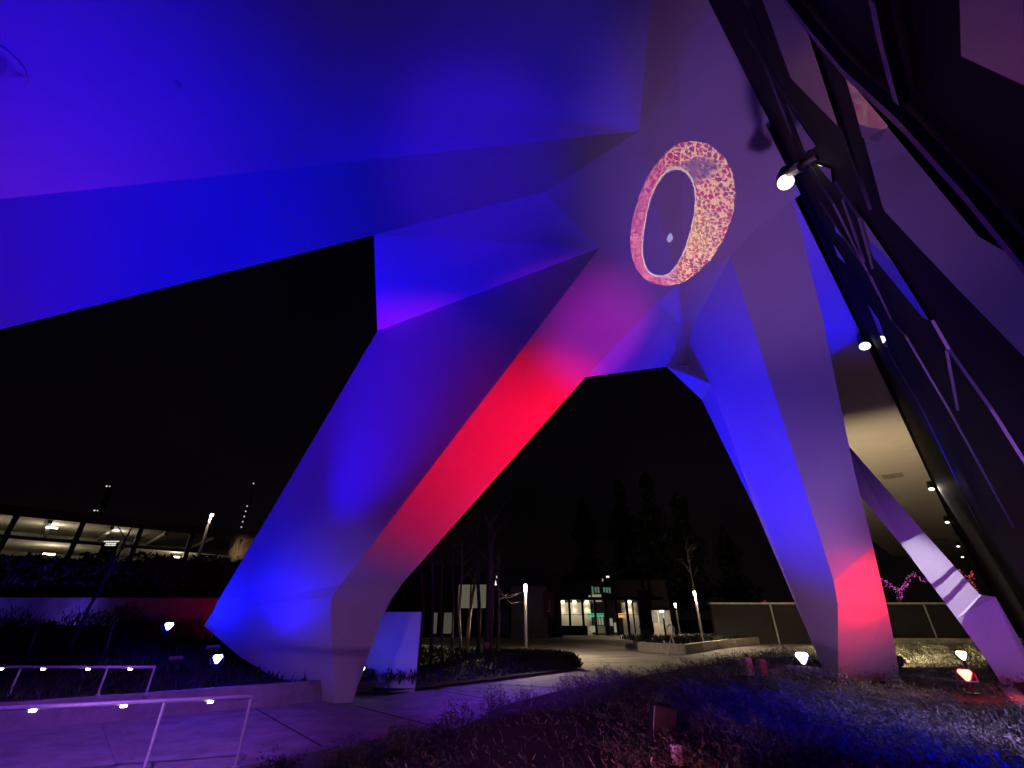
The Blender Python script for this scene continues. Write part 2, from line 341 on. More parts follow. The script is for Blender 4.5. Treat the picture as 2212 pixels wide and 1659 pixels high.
def pane(pts, m='glass', nm='glass_pane', th=.03):
    q = [onglass(x, y) - gn * .002 for x, y in pts]; v = MB(); v.extr(q, -gn * th); return mk(nm, v, M[m], gw)
# mirror panes between dark framing and glass painted night-black
pane([(1649, -20), (1700, -20), (1752, 59), (1782, 153), (1819, 269), (1714, 164)], 'glassdull')
pane([(1834, 153), (1930, 265), (1908, 300), (1872, 292), (1858, 236)])
pane([(1876, 295), (1930, 268), (2086, 454), (2130, 505), (2230, 560), (2330, 700), (2250, 790), (2150, 690), (2072, 612), (1919, 452), (1914, 440)])
pane([(1853, 446), (1880, 539), (2000, 684), (2014, 689), (1935, 563), (1867, 465)])
pane([(1703, 219), (1768, 312), (1746, 331)]); pane([(1765, 350), (1800, 362), (1803, 392)])
pane([(1806, 481), (1834, 520), (1809, 498)]); pane([(1804, 525), (1832, 569), (1812, 553)]); pane([(1878, 655), (1912, 745), (1925, 758), (1902, 690)])
pane([(2112, -20), (2240, -20), (2240, 170), (2212, 158), (2097, 108), (2096, -20)], 'glassdull')
def mull(pts, w=.045, m='mullion', d=.06):
    q = [onglass(x, y, d * .5 + .03) for x, y in pts]
    for a_, b_ in zip(q[:-1], q[1:]):
        mk('mullion', MB().beam(a_, b_, w, d, up=tuple(gn)), M[m], gw)
mull([(1700, -10), (1763, 70), (1834, 153), (1957, 264), (2100, 420), (2240, 590)], .085)
mull([(1897, -10), (1915, 80), (1949, 215)], .075)
for pl_ in ([(1607, 66), (1648, 131), (1694, 205), (1768, 312)], [(1607, -2), (1620, 13), (1660, 120), (1694, 186)], [(1648, 131), (1725, 328)], [(1819, 269), (1880, 453)], [(1803, 392), (1855, 470), (1885, 580)],
            [(2014, 692), (2050, 755), (2143, 886), (2240, 1040)], [(2044, 755), (2069, 886)], [(1820, 432), (1867, 565)], [(1768, 432), (1880, 596), (1927, 694), (1957, 727), (2050, 886), (2190, 1140)], [(1740, 350), (1800, 440), (1900, 640)], [(1914, 752), (1990, 880), (2120, 1150)]):
    mull(pl_, .013, 'mullion', .03)
fr = MB(); fr.extr([gp(3.2, -.05), gp(ge, -.05), gp(ge, .45), gp(3.2, .45)], -gr * .10); mk('head_frame', fr, M['frame'], gw)

# ------------------------------------------------------------------ lights on the glass wall head
def spotlight(lens, aim, arm, sc, label, lit=True, r=.2):
    aim = Vector(aim).normalized(); t = thing('spotlight', label, 'spotlight', lens, 'spotlights along the head of the glass wall')
    b = MB(); r *= sc
    b.tube([lens + aim * .02, lens - aim * .5 * sc, lens - aim * .95 * sc, lens - aim * 1.05 * sc], [r * 1.05, r * 1.0, r * .72, r * .4], 20)
    mk('housing', b, M['black'], t, smooth=False)
    mk('lens', MB().tube([lens + aim * .021, lens + aim * .03], r * .92, 24), M['gspot'], t)
    y = MB(); k = lens - aim * .55 * sc
    y.tube([k, k + (arm - k) * .45], .085 * sc, 12); y.tube([k + (arm - k) * .5, arm], .05 * sc, 8); y.tube([k + (arm - k) * .38, k + (arm - k) * .62], .12 * sc, 12)
    mk('bracket', y, M['black'], t)
    return t
spots = []
for (px, py, a_dn, sc, lab) in ((1697, 393, 2.1, .8, 'largest of the lit black spotlights, bracketed off the glass wall beside the projected ring'),
                            (1868, 747, .75, .95, 'lit black spotlight on the glass wall, the second one down from the projected ring'),
                            (2012, 1056, .7, 1.0, 'small lit spotlight on the glass wall head close to the louvred vent'),
                            (2046, 1128, .7, 1.0, 'tiny lit spotlight, the lower neighbour of the one near the louvred vent'),
                            (2070, 1180, .7, 1.0, 'tiny lit spotlight at the glass wall, second from the far end of the row'),
                            (2079, 1203, .7, 1.0, 'tiniest lit spotlight at the far end of the row along the glass')):
    p = atz(px, py, EZ - a_dn)
    aa = (p - e1).dot(gd); arm = onglass(px + 70, py - 56) if px < 1700 else gp(aa + .25, .30)
    t = spotlight(p, (-.38, -.30, -.80), arm, sc, lab); spots.append((t, p))

# ------------------------------------------------------------------ floodlights on the ground
FG = 'coloured floodlights on the ground'
def flood(pos, aim, glowm, label, size=.3, stand=.25, faces=True):
    pos = Vector(pos); aim = Vector(aim).normalized(); t = thing('floodlight', label, 'floodlight', pos - Vector((0, 0, stand)), FG)
    xx = aim.cross(Vector((0, 0, 1))).normalized(); zz = xx.cross(aim)
    def prism(r, d0, d1, k=3):
        pts = []
        for i in range(3):
            a0 = R(-90 + 120 * i)
            for da in (-.28, 0, .28):
                pts.append(pos + aim * d0 + (xx * math.cos(a0 + da) + zz * math.sin(a0 + da)) * r * (1.0 if da == 0 else .97))
        return MB().extr(pts, aim * (d1 - d0))
    mk('housing', prism(size * .62, -.3 * size, .1 * size), M['black'], t)
    if faces: mk('lens', prism(size * .5, .1 * size + .004, .14 * size), glowm, t)
    y = MB(); b0 = pos - Vector((0, 0, stand))
    y.tube([b0, pos - Vector((0, 0, size * .5))], .03); y.box(b0 + Vector((0, 0, .02)), (.2, .2, .03))
    y.beam(pos - xx * size * .62 - zz * size * .5, pos - xx * size * .62 + zz * size * .1, .02, .04); y.beam(pos + xx * size * .62 - zz * size * .5, pos + xx * size * .62 + zz * size * .1, .02, .04)
    y.beam(pos - xx * size * .62 - zz * size * .5, pos + xx * size * .62 - zz * size * .5, .04, .02)
    mk('yoke', y, M['black'], t)
    return t
BLUE = (0, .001, 1); RED = (1, 0, .004); VIO = (.30, .10, 1); MAG = (1, .04, .75); WARM = (1, .78, .48); WHITE = (1, .92, .80)
def toward(p, q): return Vector(q) - Vector(p)
camp = Vector((0, 0, CAMZ))
mid = lambda *p: sum(p, Vector()) / len(p)
# f1, f2 : two blue ones in the left planter, aimed at the leg's blade and the beam
p = atm(365, 1352, 17.5); f1 = flood(p, toward(p, camp + Vector((-4, 4, 3))), M['gblue'], 'blue floodlight in the dark planter, the one nearer the long blue lit wall', .27)
lamp(p + Vector((.3, -.4, .2)), at(660, 1150, 12.4), 560, BLUE, 130, 1, f1)
lamp(p + Vector((.1, -.4, .05)), None, 26, BLUE, 0, 0, f1, .1, kind='POINT')
p = atm(470, 1423, 14.9); f2 = flood(p, toward(p, camp + Vector((-3, 4, 3))), M['gblue'], 'blue floodlight in the dark planter, the one nearer the leg foot and low concrete wall', .26)
lamp(p + Vector((.3, -.4, .2)), at(720, 1080, 12.0), 360, BLUE, 130, 1, f2)
lamp(p + Vector((.2, -.6, .3)), at(985, 560, 7.4), 4600, BLUE, 42, 1, f2)
lamp(p + Vector((.1, -.4, .05)), None, 26, BLUE, 0, 0, f2, .1, kind='POINT')
p = atm(786, 1441, 15.9); f3 = flood(p, (.5, .5, .35), M['gblue'], 'small blue floodlight half hidden behind the leg foot beside the blue panel', .24)
mk('side_glow', MB().tube([p + Vector((-.03, -.10, 0)), p + Vector((-.03, -.13, 0))], .1, 12), M['gblue'], f3)
lamp(p + Vector((.1, -.3, .3)), atm(860, 1390, 17.4), 65, BLUE, 120, 1, f3)
p = atm(1733, 1420, 20); f4 = flood(p, toward(p, camp + Vector((0, 3, 2))), M['gviolet'], 'glaring violet white floodlight beside the right leg foot', .46, .4)
lamp(p + Vector((-.5, -.6, .4)), at(1390, 745, 8.6), 5200, BLUE, 27, 1, f4)
lamp(p + Vector((-.2, -.5, .5)), atm(1640, 1440, 15), 60, VIO, 150, 1, f4)
lamp(p + Vector((-.15, -.4, .1)), None, 9, (.4, .3, 1), 0, 0, f4, .1, kind='POINT')
p = atm(2085, 1457, 12.6); f5 = flood(p, toward(p, camp + Vector((4, 3, 2))), M['gred'], 'red floodlight glowing in the shrubs at the right', .28, .4)
lamp(p + Vector((-.6, -.3, .4)), at(1876, 1290, 10), 170, RED, 90, 1, f5)
lamp(p + Vector((-.1, -.35, .1)), None, 30, RED, 0, 0, f5, .1, kind='POINT')
p = atm(2077, 1415, 15.2); f6 = flood(p, toward(p, camp + Vector((6, 3, 2))), M['gwarm'], 'small warm white floodlight in the shrubs behind the red one', .26, .35)

# dark fixture in the foreground bed : the gobo projector
p = atm(1432, 1562, 7.9); f7 = thing('gobo_projector', 'black box projector tilted up in the foreground shrub bed', 'projector', p - Vector((0, 0, .35)))
GT = on1(1470, 465); ga = toward(p, GT).normalized()
pm = ga.to_track_quat('Z', 'X').to_matrix().to_4x4()
mk('housing', MB().box(p, (.34, .26, .44), m=pm), M['black'], f7, bevel=.02)
mk('lens', MB().tube([p + ga * .221, p + ga * .24], .09, 16), M['glass'], f7)
mk('side_label', MB().box(p - pm.to_3x3() @ Vector((.0, .132, .0)), (.2, .004, .25), m=pm), M['postgrey'], f7)
mk('stand', MB().tube([p - Vector((0, 0, .45)), p], .035).box(p - Vector((0, 0, .4)), (.3, .3, .03)), M['black'], f7)

# gobo light: ring of scales
gl = lamp(p + ga * .3, GT, 5000, (1, 1, 1), 40, .1, f7, .005, name='gobo_light')
gp_loc = p + ga * .3
q3 = (GT - gp_loc).to_track_quat('-Z', 'Y').to_matrix()
def proj(P):
    l = q3.transposed() @ (P - gp_loc); return np.array([l.x / -l.z, l.y / -l.z])
c0 = proj(on1(1468, 468)); cx_ = (proj(on1(1518, 468)) - proj(on1(1418, 468))); cy_ = (proj(on1(1468, 418)) - proj(on1(1468, 518)))
Minv = np.linalg.inv(np.column_stack([cx_, cy_]))   # gobo plane -> image-like units of 100 px
def gobo(ld):
    ld.use_nodes = True; t = ld.node_tree; em = t.nodes['Emission']; nn = t.nodes.new; L = t.links.new
    g = nn('ShaderNodeTexCoord'); sp = nn('ShaderNodeSeparateXYZ'); L(g.outputs['Normal'], sp.inputs[0])
    def math_(op, a, b=None, c=None):
        m = nn('ShaderNodeMath'); m.operation = op
        for i, vv in enumerate((a, b, c)):
            if vv is None: continue
            if isinstance(vv, (int, float)): m.inputs[i].default_value = float(vv)
            else: L(vv, m.inputs[i])
        return m.outputs[0]
    az = math_('ABSOLUTE', sp.outputs['Z']); gx = math_('DIVIDE', sp.outputs['X'], az); gy = math_('DIVIDE', sp.outputs['Y'], az)
    gx = math_('SUBTRACT', gx, float(c0[0])); gy = math_('SUBTRACT', gy, float(c0[1]))
    ux = math_('ADD', math_('MULTIPLY', gx, float(Minv[0, 0])), math_('MULTIPLY', gy, float(Minv[0, 1])))
    uy = math_('ADD', math_('MULTIPLY', gx, float(Minv[1, 0])), math_('MULTIPLY', gy, float(Minv[1, 1])))
    def ell(cx, cy, a, b, th, p=2.0):
        c, s = math.cos(th), math.sin(th)
        x = math_('SUBTRACT', ux, cx); y = math_('SUBTRACT', uy, cy)
        xr = math_('DIVIDE', math_('ADD', math_('MULTIPLY', x, c), math_('MULTIPLY', y, s)), a)
        yr = math_('DIVIDE', math_('ADD', math_('MULTIPLY', x, -s), math_('MULTIPLY', y, c)), b)
        return math_('ADD', math_('POWER', math_('ABSOLUTE', xr), p), math_('POWER', math_('ABSOLUTE', yr), p))
    wob = nn('ShaderNodeTexNoise'); wob.inputs['Scale'].default_value = 6
    cv = nn('ShaderNodeCombineXYZ'); L(ux, cv.inputs[0]); L(uy, cv.inputs[1]); L(cv.outputs[0], wob.inputs['Vector'])
    wb = math_('MULTIPLY', math_('SUBTRACT', wob.outputs['Fac'], .5), .10)
    eo = ell(-.02, -.18, 1.00, 1.66, R(-22), 2.2); ei = ell(-.28, -.28, .50, 1.22, R(-14), 2.4)
    outer = math_('LESS_THAN', math_('ADD', eo, wb), 1.0); inner = math_('GREATER_THAN', math_('ADD', ei, math_('MULTIPLY', wb, .6)), 1.0)
    ring = math_('MULTIPLY', outer, inner)
    rim = math_('MULTIPLY', inner, math_('LESS_THAN', math_('ADD', ei, math_('MULTIPLY', wb, .6)), 1.10))
    vo = nn('ShaderNodeTexVoronoi'); vo.feature = 'DISTANCE_TO_EDGE'; vo.inputs['Scale'].default_value = 11.0
    L(cv.outputs[0], vo.inputs['Vector'])
    vc = nn('ShaderNodeTexVoronoi'); vc.inputs['Scale'].default_value = 11.0; L(cv.outputs[0], vc.inputs['Vector'])
    edge = math_('LESS_THAN', vo.outputs['Distance'], .105)
    ns = nn('ShaderNodeTexNoise'); ns.inputs['Scale'].default_value = 2.2; L(cv.outputs[0], ns.inputs['Vector'])
    def mix(f, a, b):
        m = nn('ShaderNodeMix'); m.data_type = 'RGBA'
        if isinstance(f, (int, float)): m.inputs[0].default_value = f
        else: L(f, m.inputs[0])
        for i, vv in ((6, a), (7, b)):
            if isinstance(vv, tuple): m.inputs[i].default_value = (*vv, 1)
            else: L(vv, m.inputs[i])
        return m.outputs[2]
    cell = mix(math_('GREATER_THAN', ns.outputs['Fac'], .52), (.44, .006, .006), (.26, .006, .025))
    yel = nn('ShaderNodeMapRange'); d2 = ell(.40, -.30, .45, .7, 0); L(d2, yel.inputs[0]); yel.inputs[1].default_value = 1.0; yel.inputs[2].default_value = 0.0
    cell = mix(math_('MULTIPLY', yel.outputs[0], .4), cell, (.70, .28, .02))
    leftf = nn('ShaderNodeMapRange'); L(ux, leftf.inputs[0]); leftf.inputs[1].default_value = .05; leftf.inputs[2].default_value = -.45
    cell = mix(math_('MULTIPLY', leftf.outputs[0], .75), cell, (.36, .012, .04))
    ecol = mix(leftf.outputs[0], (1.0, .56, .24), (.85, .22, .22))
    ecol = mix(math_('MULTIPLY', yel.outputs[0], .6), ecol, (1, .72, .16))
    col = mix(edge, cell, ecol)
    dk = nn('ShaderNodeMapRange'); L(ell(.30, .92, .5, .24, R(20)), dk.inputs[0]); dk.inputs[1].default_value = .3; dk.inputs[2].default_value = 1.2; dk.inputs[3].default_value = .85; dk.inputs[4].default_value = 0
    spk = math_('GREATER_THAN', wob.outputs['Fac'], .56)
    col = mix(math_('MULTIPLY', dk.outputs[0], math_('SUBTRACT', 1.0, math_('MULTIPLY', spk, .5))), col, (.10, .06, .12))
    col = mix(rim, col, (.8, .55, .5))
    glint = math_('LESS_THAN', ell(-.22, -.48, .07, .11, R(-20)), 1.0)  # bluish glint on the plaster, put into the projected colour
    fin = mix(ring, (0, 0, 0), col)
    fin = mix(glint, fin, (.35, .38, .62))
    L(fin, em.inputs['Color']); em.inputs['Strength'].default_value = 1.0
gobo(gl.data)
# unseen floodlights outside the frame: some throw the plaster washes, others are added fill
def off_flood(pos, target, watts, col, deg, gm, label, blend=1, radius=.08):
    pos = Vector(pos); f = flood(pos, toward(pos, target), gm, label, .3, max(.25, pos.z - .3))
    a = toward(pos, target).normalized(); lamp(pos + a * .12, target, watts, col, deg, blend, f, radius); return f
off_flood((-17, 13.6, 1.3), at(60, 140, 5.4), 2300, (.30, .02, 1), 74, M['lviolet'], 'violet floodlight outside the left edge of the picture, on the planted slope')
off_flood((-8.0, 0.5, .6), at(620, 440, 7.0), 800, BLUE, 72, M['lblue'], 'blue floodlight behind the picture, aimed at the folded edge of the canopy')
off_flood((-9.5, -3.0, .6), at(430, 560, 7.4), 6600, BLUE, 62, M['lblue'], 'added blue floodlight far behind the picture, aimed at the folded edge beam')  # second blue lamp added to brighten the beam
off_flood((7.6, 7.2, 1.5), at(1060, 960, 10.1), 6600, (1, 0, .035), 45, M['lred'], 'red floodlight below the picture, in the bed between the legs', 1)
off_flood((7.0, 6.7, 1.4), at(1285, 715, 7.8), 1300, (.80, .03, .9), 26, M['lviolet'], 'magenta floodlight below the picture, in the bed in front of the hub', 1)
off_flood((4.2, 3.4, .7), at(1640, 330, 5.8), 1100, (.48, .19, .92), 58, M['lviolet'], 'added pale violet fill floodlight below the picture, under the projected ring', 1, .4)  # added to lift the dull hub panel
off_flood((-6.5, 4.2, .8), at(765, 1390, 11.7), 420, (.50, .22, .75), 46, M['lviolet'], 'added pale violet fill floodlight left below the picture, turned to the left leg foot')  # added to lighten the left leg foot
off_flood((6.2, 5.2, .8), at(1790, 700, 7.2), 300, (.36, .16, .9), 64, M['lviolet'], 'added pale violet fill floodlight right below the picture, under the tall right leg')  # added fill for the leg's right face
off_flood((-1.5, -2.0, .6), at(1040, 388, 5.6), 2600, (.05, .004, 1), 23, M['lviolet'], 'added violet fill floodlight behind the picture, aimed at the point of the edge beam')  # put in to lift the dark beam tip
off_flood((11.0, 10.3, 1.8), at(1880, 1300, 10), 460, RED, 66, M['lred'], 'added red floodlight outside the right edge of the picture, turned to the right leg foot')  # added beside the visible red lamp to even out the leg facets
off_flood((11.8, 11.2, 2.1), at(1885, 1475, 10.1), 420, (1, .88, .74), 40, M['gwarm'], 'added warm floodlight outside the right edge of the picture, turned to the right leg foot')  # added to whiten the base of the leg
off_flood((-3.2, 2.4, .8), (1.2, 9, -.1), 1000, (.75, .26, .70), 80, M['lviolet'], 'added rose violet fill floodlight left below the picture, low over the mulch')  # added to brighten the mulch
off_flood((5.7, 4.7, .85), (4.6, 9.0, .3), 1100, BLUE, 60, M['lblue'], 'blue floodlight below the picture, low over the shrub bed')
off_flood((9.2, 8.6, .7), at(2090, 1290, 11.6), 900, (.36, .07, 1), 52, M['lviolet'], 'violet floodlight outside the right edge of the picture, near the far diagonal leg')
off_flood((7.2, 6.4, 1.0), (8.5, 12, .5), 560, (.46, .26, 1), 140, M['lviolet'], 'added violet fill floodlight right below the picture, over the shrub bed')  # added to brighten the shrubs
off_flood((1.6, 5.4, .7), (1.5, 11, .2), 80, (1, .12, .35), 120, M['lred'], 'small added red fill floodlight below the picture, low in the mulch')  # extra fill added for the reddish mulch
p = Vector((-2.4, 17.3, .55)); lf = flood(p, toward(p, at(1640, 900, 9.3)), M['gblue'], 'added blue floodlight in the low planting beside the blue panel, turned to the right leg', .24, .3, faces=False)
lamp(p + toward(p, at(1640, 900, 9.3)).normalized() * .3, at(1655, 950, 9.3), 8000, BLUE, 46, 1, lf)  # added lamp, placed so the leg's left face turns bluer than its right
p = atm(1872, 1452, 18.2); p.z = .9; wf = flood(p, (.6, .6, .6), M['gwarm'], 'warm floodlight hidden behind the right leg foot, under the far soffit', .3, faces=False)
lamp(p + Vector((.5, .5, .3)), atz(1960, 1120, EZ), 15000, (1, .74, .42), 100, 1, wf)
p = Vector((13.2, 17.6, .9)); bf = flood(p, (-.2, -.5, .8), M['gblue'], 'blue floodlight behind the right leg, turned up to the narrow soffit wedge', .3, faces=False)
lamp(p + Vector((-.1, -.2, .3)), atz(1800, 620, EZ), 6500, BLUE, 60, 1, bf)
# light thrown by the glass wall spotlights
tg = [(at(1890, 1480, 10), 5200, 13), (at(2030, 1240, 11.7), 5200, 20), (at(2085, 1420, 14), 900, 40)]
for k, (t, p) in enumerate(spots):
    if k > 2: continue
    g_, W_, an = tg[k]
    d_2 = (g_ - p).normalized(); ol = lamp(p + d_2 * .12, g_, W_ * (.7 if k == 1 else 1), (.88, .74, 1) if k == 1 else (1, .86, .74), an, 1, t, .012 if k == 1 else .06)
    if k == 1:      # beam mask for the far leg; fixture shadows put in as two stripes
        pl0 = p + d_2 * .12; qm = (g_ - pl0).to_track_quat('-Z', 'Y').to_matrix().transposed(); np_ = (u[2] - u[1]).cross(d_[1] - u[1]).normalized()
        def pj(px, py): l_ = qm @ (onplane(px, py, u[1], np_) - pl0); return np.array([l_.x / -l_.z, l_.y / -l_.z])
        o0 = pj(1965, 1165); et = pj(2088, 1316) - o0; es = (pj(2051, 1225) - pj(2001, 1258)); Mi = np.linalg.inv(np.column_stack([et, es]))
        ol.data.use_nodes = True; T = ol.data.node_tree; em_ = T.nodes['Emission']; tcn = T.nodes.new('ShaderNodeTexCoord'); sx_ = T.nodes.new('ShaderNodeSeparateXYZ'); T.links.new(tcn.outputs['Normal'], sx_.inputs[0])
        def mt(op, a_, b_=None):
            m_ = T.nodes.new('ShaderNodeMath'); m_.operation = op
            for i_, v_ in enumerate((a_, b_)):
                if v_ is None: continue
                if isinstance(v_, (int, float)): m_.inputs[i_].default_value = float(v_)
                else: T.links.new(v_, m_.inputs[i_])
            return m_.outputs[0]
        az_ = mt('ABSOLUTE', sx_.outputs['Z']); gx_ = mt('SUBTRACT', mt('DIVIDE', sx_.outputs['X'], az_), float(o0[0])); gy_ = mt('SUBTRACT', mt('DIVIDE', sx_.outputs['Y'], az_), float(o0[1]))
        tt = mt('ADD', mt('MULTIPLY', gx_, float(Mi[0, 0])), mt('MULTIPLY', gy_, float(Mi[0, 1])))
        msk = mt('MULTIPLY', mt('GREATER_THAN', tt, 0.0), mt('LESS_THAN', tt, 1.0))
        for c_ in (.633, .80): msk = mt('MULTIPLY', msk, mt('GREATER_THAN', mt('ABSOLUTE', mt('SUBTRACT', tt, c_)), .028))
        T.links.new(msk, em_.inputs['Strength'])
for al, tgt, W_, cl_, an, lb in ((-4.0, (.2, 16.5, 0), 15000, (.17, .025, 1), 26, 'added violet spotlight on the glass wall head above the picture, aimed along the path'), (-6.5, (-8.2, 10.2, 0), 7200, (.36, .08, 1), 36, 'added violet spotlight on the glass wall head above the picture, aimed at the ramp'), (-1.5, (8.2, 9.4, .5), 5200, (.62, .48, 1), 30, 'added violet spotlight on the glass wall head above the picture, aimed at the shrubs'), (-3.0, (5.2, 9.6, .3), 9000, BLUE, 24, 'added blue spotlight on the glass wall head above the picture, aimed at the shrubs')):
    p = gp(al, .75) - gr * .7; t = spotlight(p, (Vector(tgt) - p), gp(al + .2, .3), 1.0, lb); d_2 = (Vector(tgt) - p).normalized(); lamp(p + d_2 * .12, tgt, W_, cl_, an, 1, t, .06)  # unseen coloured spots added to the row to light path, ramp and shrubs
# ------------------------------------------------------------------ low planter wall, rails
lw = MB(); lw = ribbon(WALLB[:1] + WALLB[1:], .22, -.05, .52, -1)
tag(mk('planter_wall', ribbon([(-22, 5.6)] + WALLB, .22, -.05, .52, -1), M['concrete']), 'low concrete planter wall along the path, ending at the left leg foot', 'wall')
def rail(pts, posts, lights, zb, label):
    t = thing('handrail', label, 'handrail', posts[0], 'lit handrails along the ramp')
    mk('top_rail', MB().tube(pts, .032, 8), M['steel'], t, smooth=True)
    for q in posts: mk('post', MB().tube([Vector((q.x, q.y, zb - .05)), q], .024, 8).tube([Vector((q.x, q.y, zb)), Vector((q.x, q.y, zb + .015))], .06, 10), M['steel'], t)
    for q in lights:
        l = mk('rail_light', MB().box(q - Vector((0, 0, .045)), (.075, .05, .03), rz=.3), M['gwarm'], t)
    return t
za = .99; a, b = atz(545, 1505, za), atz(0, 1531, za); c = a + (b - a) * 1.6
rail([a, c], [online(543, 1507, a, c), online(352, 1527, a, c), online(75, 1531, a, c) + (b - a) * .35], [online(px, 1525, a, c) for px in (75, 267, 452)], .055, 'front steel handrail of the ramp, on the kerb beside the foreground bed')
za = 1.07; a, b = atz(335, 1441, za), atz(0, 1441, za); c = a + (b - a) * 1.5
rail([a, c], [online(px, 1441, a, c) for px in (334, 233, 46)] + [a + (b - a) * 1.3], [online(px, 1441, a, c) for px in (4, 95, 192, 283)], .48, 'back steel handrail of the ramp, on top of the low planter wall')
# ------------------------------------------------------------------ blue lit retaining wall + hedge
rw = MB(); rwl = [(-60, 21.4), (-30, 22.2), (-15.2, 22.4), (-6, 23.2)]
rwt = thing('retaining_wall', 'long low wall washed blue and red behind the planted slope', 'wall', (-30, 22.2, 1))
mk('panel', ribbon(rwl[:3], .3, .6, 2.97, -1), M['concrete'], rwt); mk('panel', ribbon([(-15.17, 22.4), (-6, 23.2)], .3, .6, 2.97, -1), M['concrete'], rwt)
def cloud(n, cfun, size, m, name, parent=None, up=.3):
    """many leaf-sized quads; cfun() gives a centre"""
    c = np.array([cfun() for _ in range(n)]); d1 = RNG.normal(size=(n, 3)); d1 /= np.linalg.norm(d1, axis=1)[:, None]
    d2 = np.cross(d1, RNG.normal(size=(n, 3))); d2 /= np.linalg.norm(d2, axis=1)[:, None]
    s = size * RNG.uniform(.6, 1.4, (n, 1)); v = np.stack([c - d1 * s, c + d2 * s * .4, c + d1 * s, c - d2 * s * .4], 1).reshape(-1, 3)
    return npmesh(name, v, 4, m, parent)
def npmesh(name, v, k, m, parent=None):
    if parent is not None: v = v - np.array(wl(parent))
    n = len(v) // k; me = bpy.data.meshes.new(name); me.vertices.add(len(v)); me.vertices.foreach_set('co', v.astype(np.float32).ravel())
    me.loops.add(n * k); me.loops.foreach_set('vertex_index', np.arange(n * k, dtype=np.int32))
    me.polygons.add(n); me.polygons.foreach_set('loop_start', np.arange(0, n * k, k, dtype=np.int32)); me.update(calc_edges=True); me.validate()
    me.materials.append(m); o = bpy.data.objects.new(name, me); COL.objects.link(o)
    if parent is not None: o.parent = parent
    return o
def blades(name, base, hmin, hmax, wd, lean, spread, m, parent=None):
    """tapered leaf blades: base (n,3)"""
    n = len(base); h = RNG.uniform(hmin, hmax, (n, 1)); d = np.array(lean)[None, :] + RNG.normal(size=(n, 3)) * spread; d[:, 2] = np.abs(d[:, 2]) * .6 + .6
    d /= np.linalg.norm(d, axis=1)[:, None]; sd = RNG.normal(size=(n, 3)); sd -= d * (sd * d).sum(1)[:, None]; sd /= np.linalg.norm(sd, axis=1)[:, None]
    s = wd * RNG.uniform(.6, 1.3, (n, 1)); mid_ = base + d * h * .55; v = np.stack([base - sd * s * .3, base + sd * s * .3, mid_ + sd * s, base + d * h + sd * .0, mid_ - sd * s], 1).reshape(-1, 3)
    return npmesh(name, v, 5, m, parent)
def sprigs(name, base, lmin, lmax, lean, spread, nl, leaf, wd, m, parent=None):
    """arching twigs, each carrying nl short narrow leaves"""
    n = len(base); L = RNG.uniform(lmin, lmax, (n, 1)); d = np.array(lean)[None, :] + RNG.normal(size=(n, 3)) * spread; d[:, 2] = np.abs(d[:, 2]) * .7 + .25
    d /= np.linalg.norm(d, axis=1)[:, None]; dr = np.stack([RNG.normal(size=n) * .25 - .15, RNG.normal(size=n) * .25, -np.abs(RNG.normal(size=n)) * .2], 1)
    P = []; D = []
    for k in range(nl):
        t = (k + .6) / nl; P.append(base + d * L * t + dr * L * t * t + RNG.normal(size=(n, 3)) * .008); dd = d * .8 + dr * t + RNG.normal(size=(n, 3)) * .5; D.append(dd / np.linalg.norm(dd, axis=1)[:, None])
    P = np.concatenate(P); D = np.concatenate(D); sd = np.cross(D, RNG.normal(size=P.shape)); sd /= np.linalg.norm(sd, axis=1)[:, None]
    h = leaf * RNG.uniform(.6, 1.4, (len(P), 1)); v = np.stack([P, P + D * h * .5 + sd * wd, P + D * h, P + D * h * .5 - sd * wd], 1).reshape(-1, 3)
    return npmesh(name, v, 4, m, parent)
def hedgec():
    u = RNG.uniform(); x = -52 + u * 41; y = 24.2 + RNG.uniform(-.9, .9); top = 5.15 - .35 * u + .25 * nz(x * 1.5, 0)
    return (x, y, 2.8 + (top - 2.8) * RNG.uniform() ** .7)
hg = thing('hedge', 'tall dark hedge behind the blue lit wall', 'hedge', (-30, 24, 2.9))
cloud(9000, hedgec, .20, M['leafdark'], 'foliage', hg)
mk('core', MB().box((-31, 24.3, 3.7), (42, 1.0, 1.9)), M['leafdark'], hg)
p = atm(505, 1362, 19.5); rf = flood(p, (-.6, .7, .2), M['gred'], 'red floodlight hidden behind the left leg, turned to the long low wall', .3)
lamp(p + Vector((-.2, .2, .1)), (-14, 22.3, 2.4), 90, RED, 130, 1, rf)
off_flood((-27, 19.5, 1.9), (-26, 22.3, 2.4), 420, (.10, .05, 1), 150, M['gblue'], 'blue floodlight left of the picture at the long low wall')
off_flood((-19.5, 21.1, 1.9), (-20, 22.3, 2.5), 60, (.12, .03, 1), 160, M['gblue'], 'blue floodlight hidden in shrubs at the long low wall')
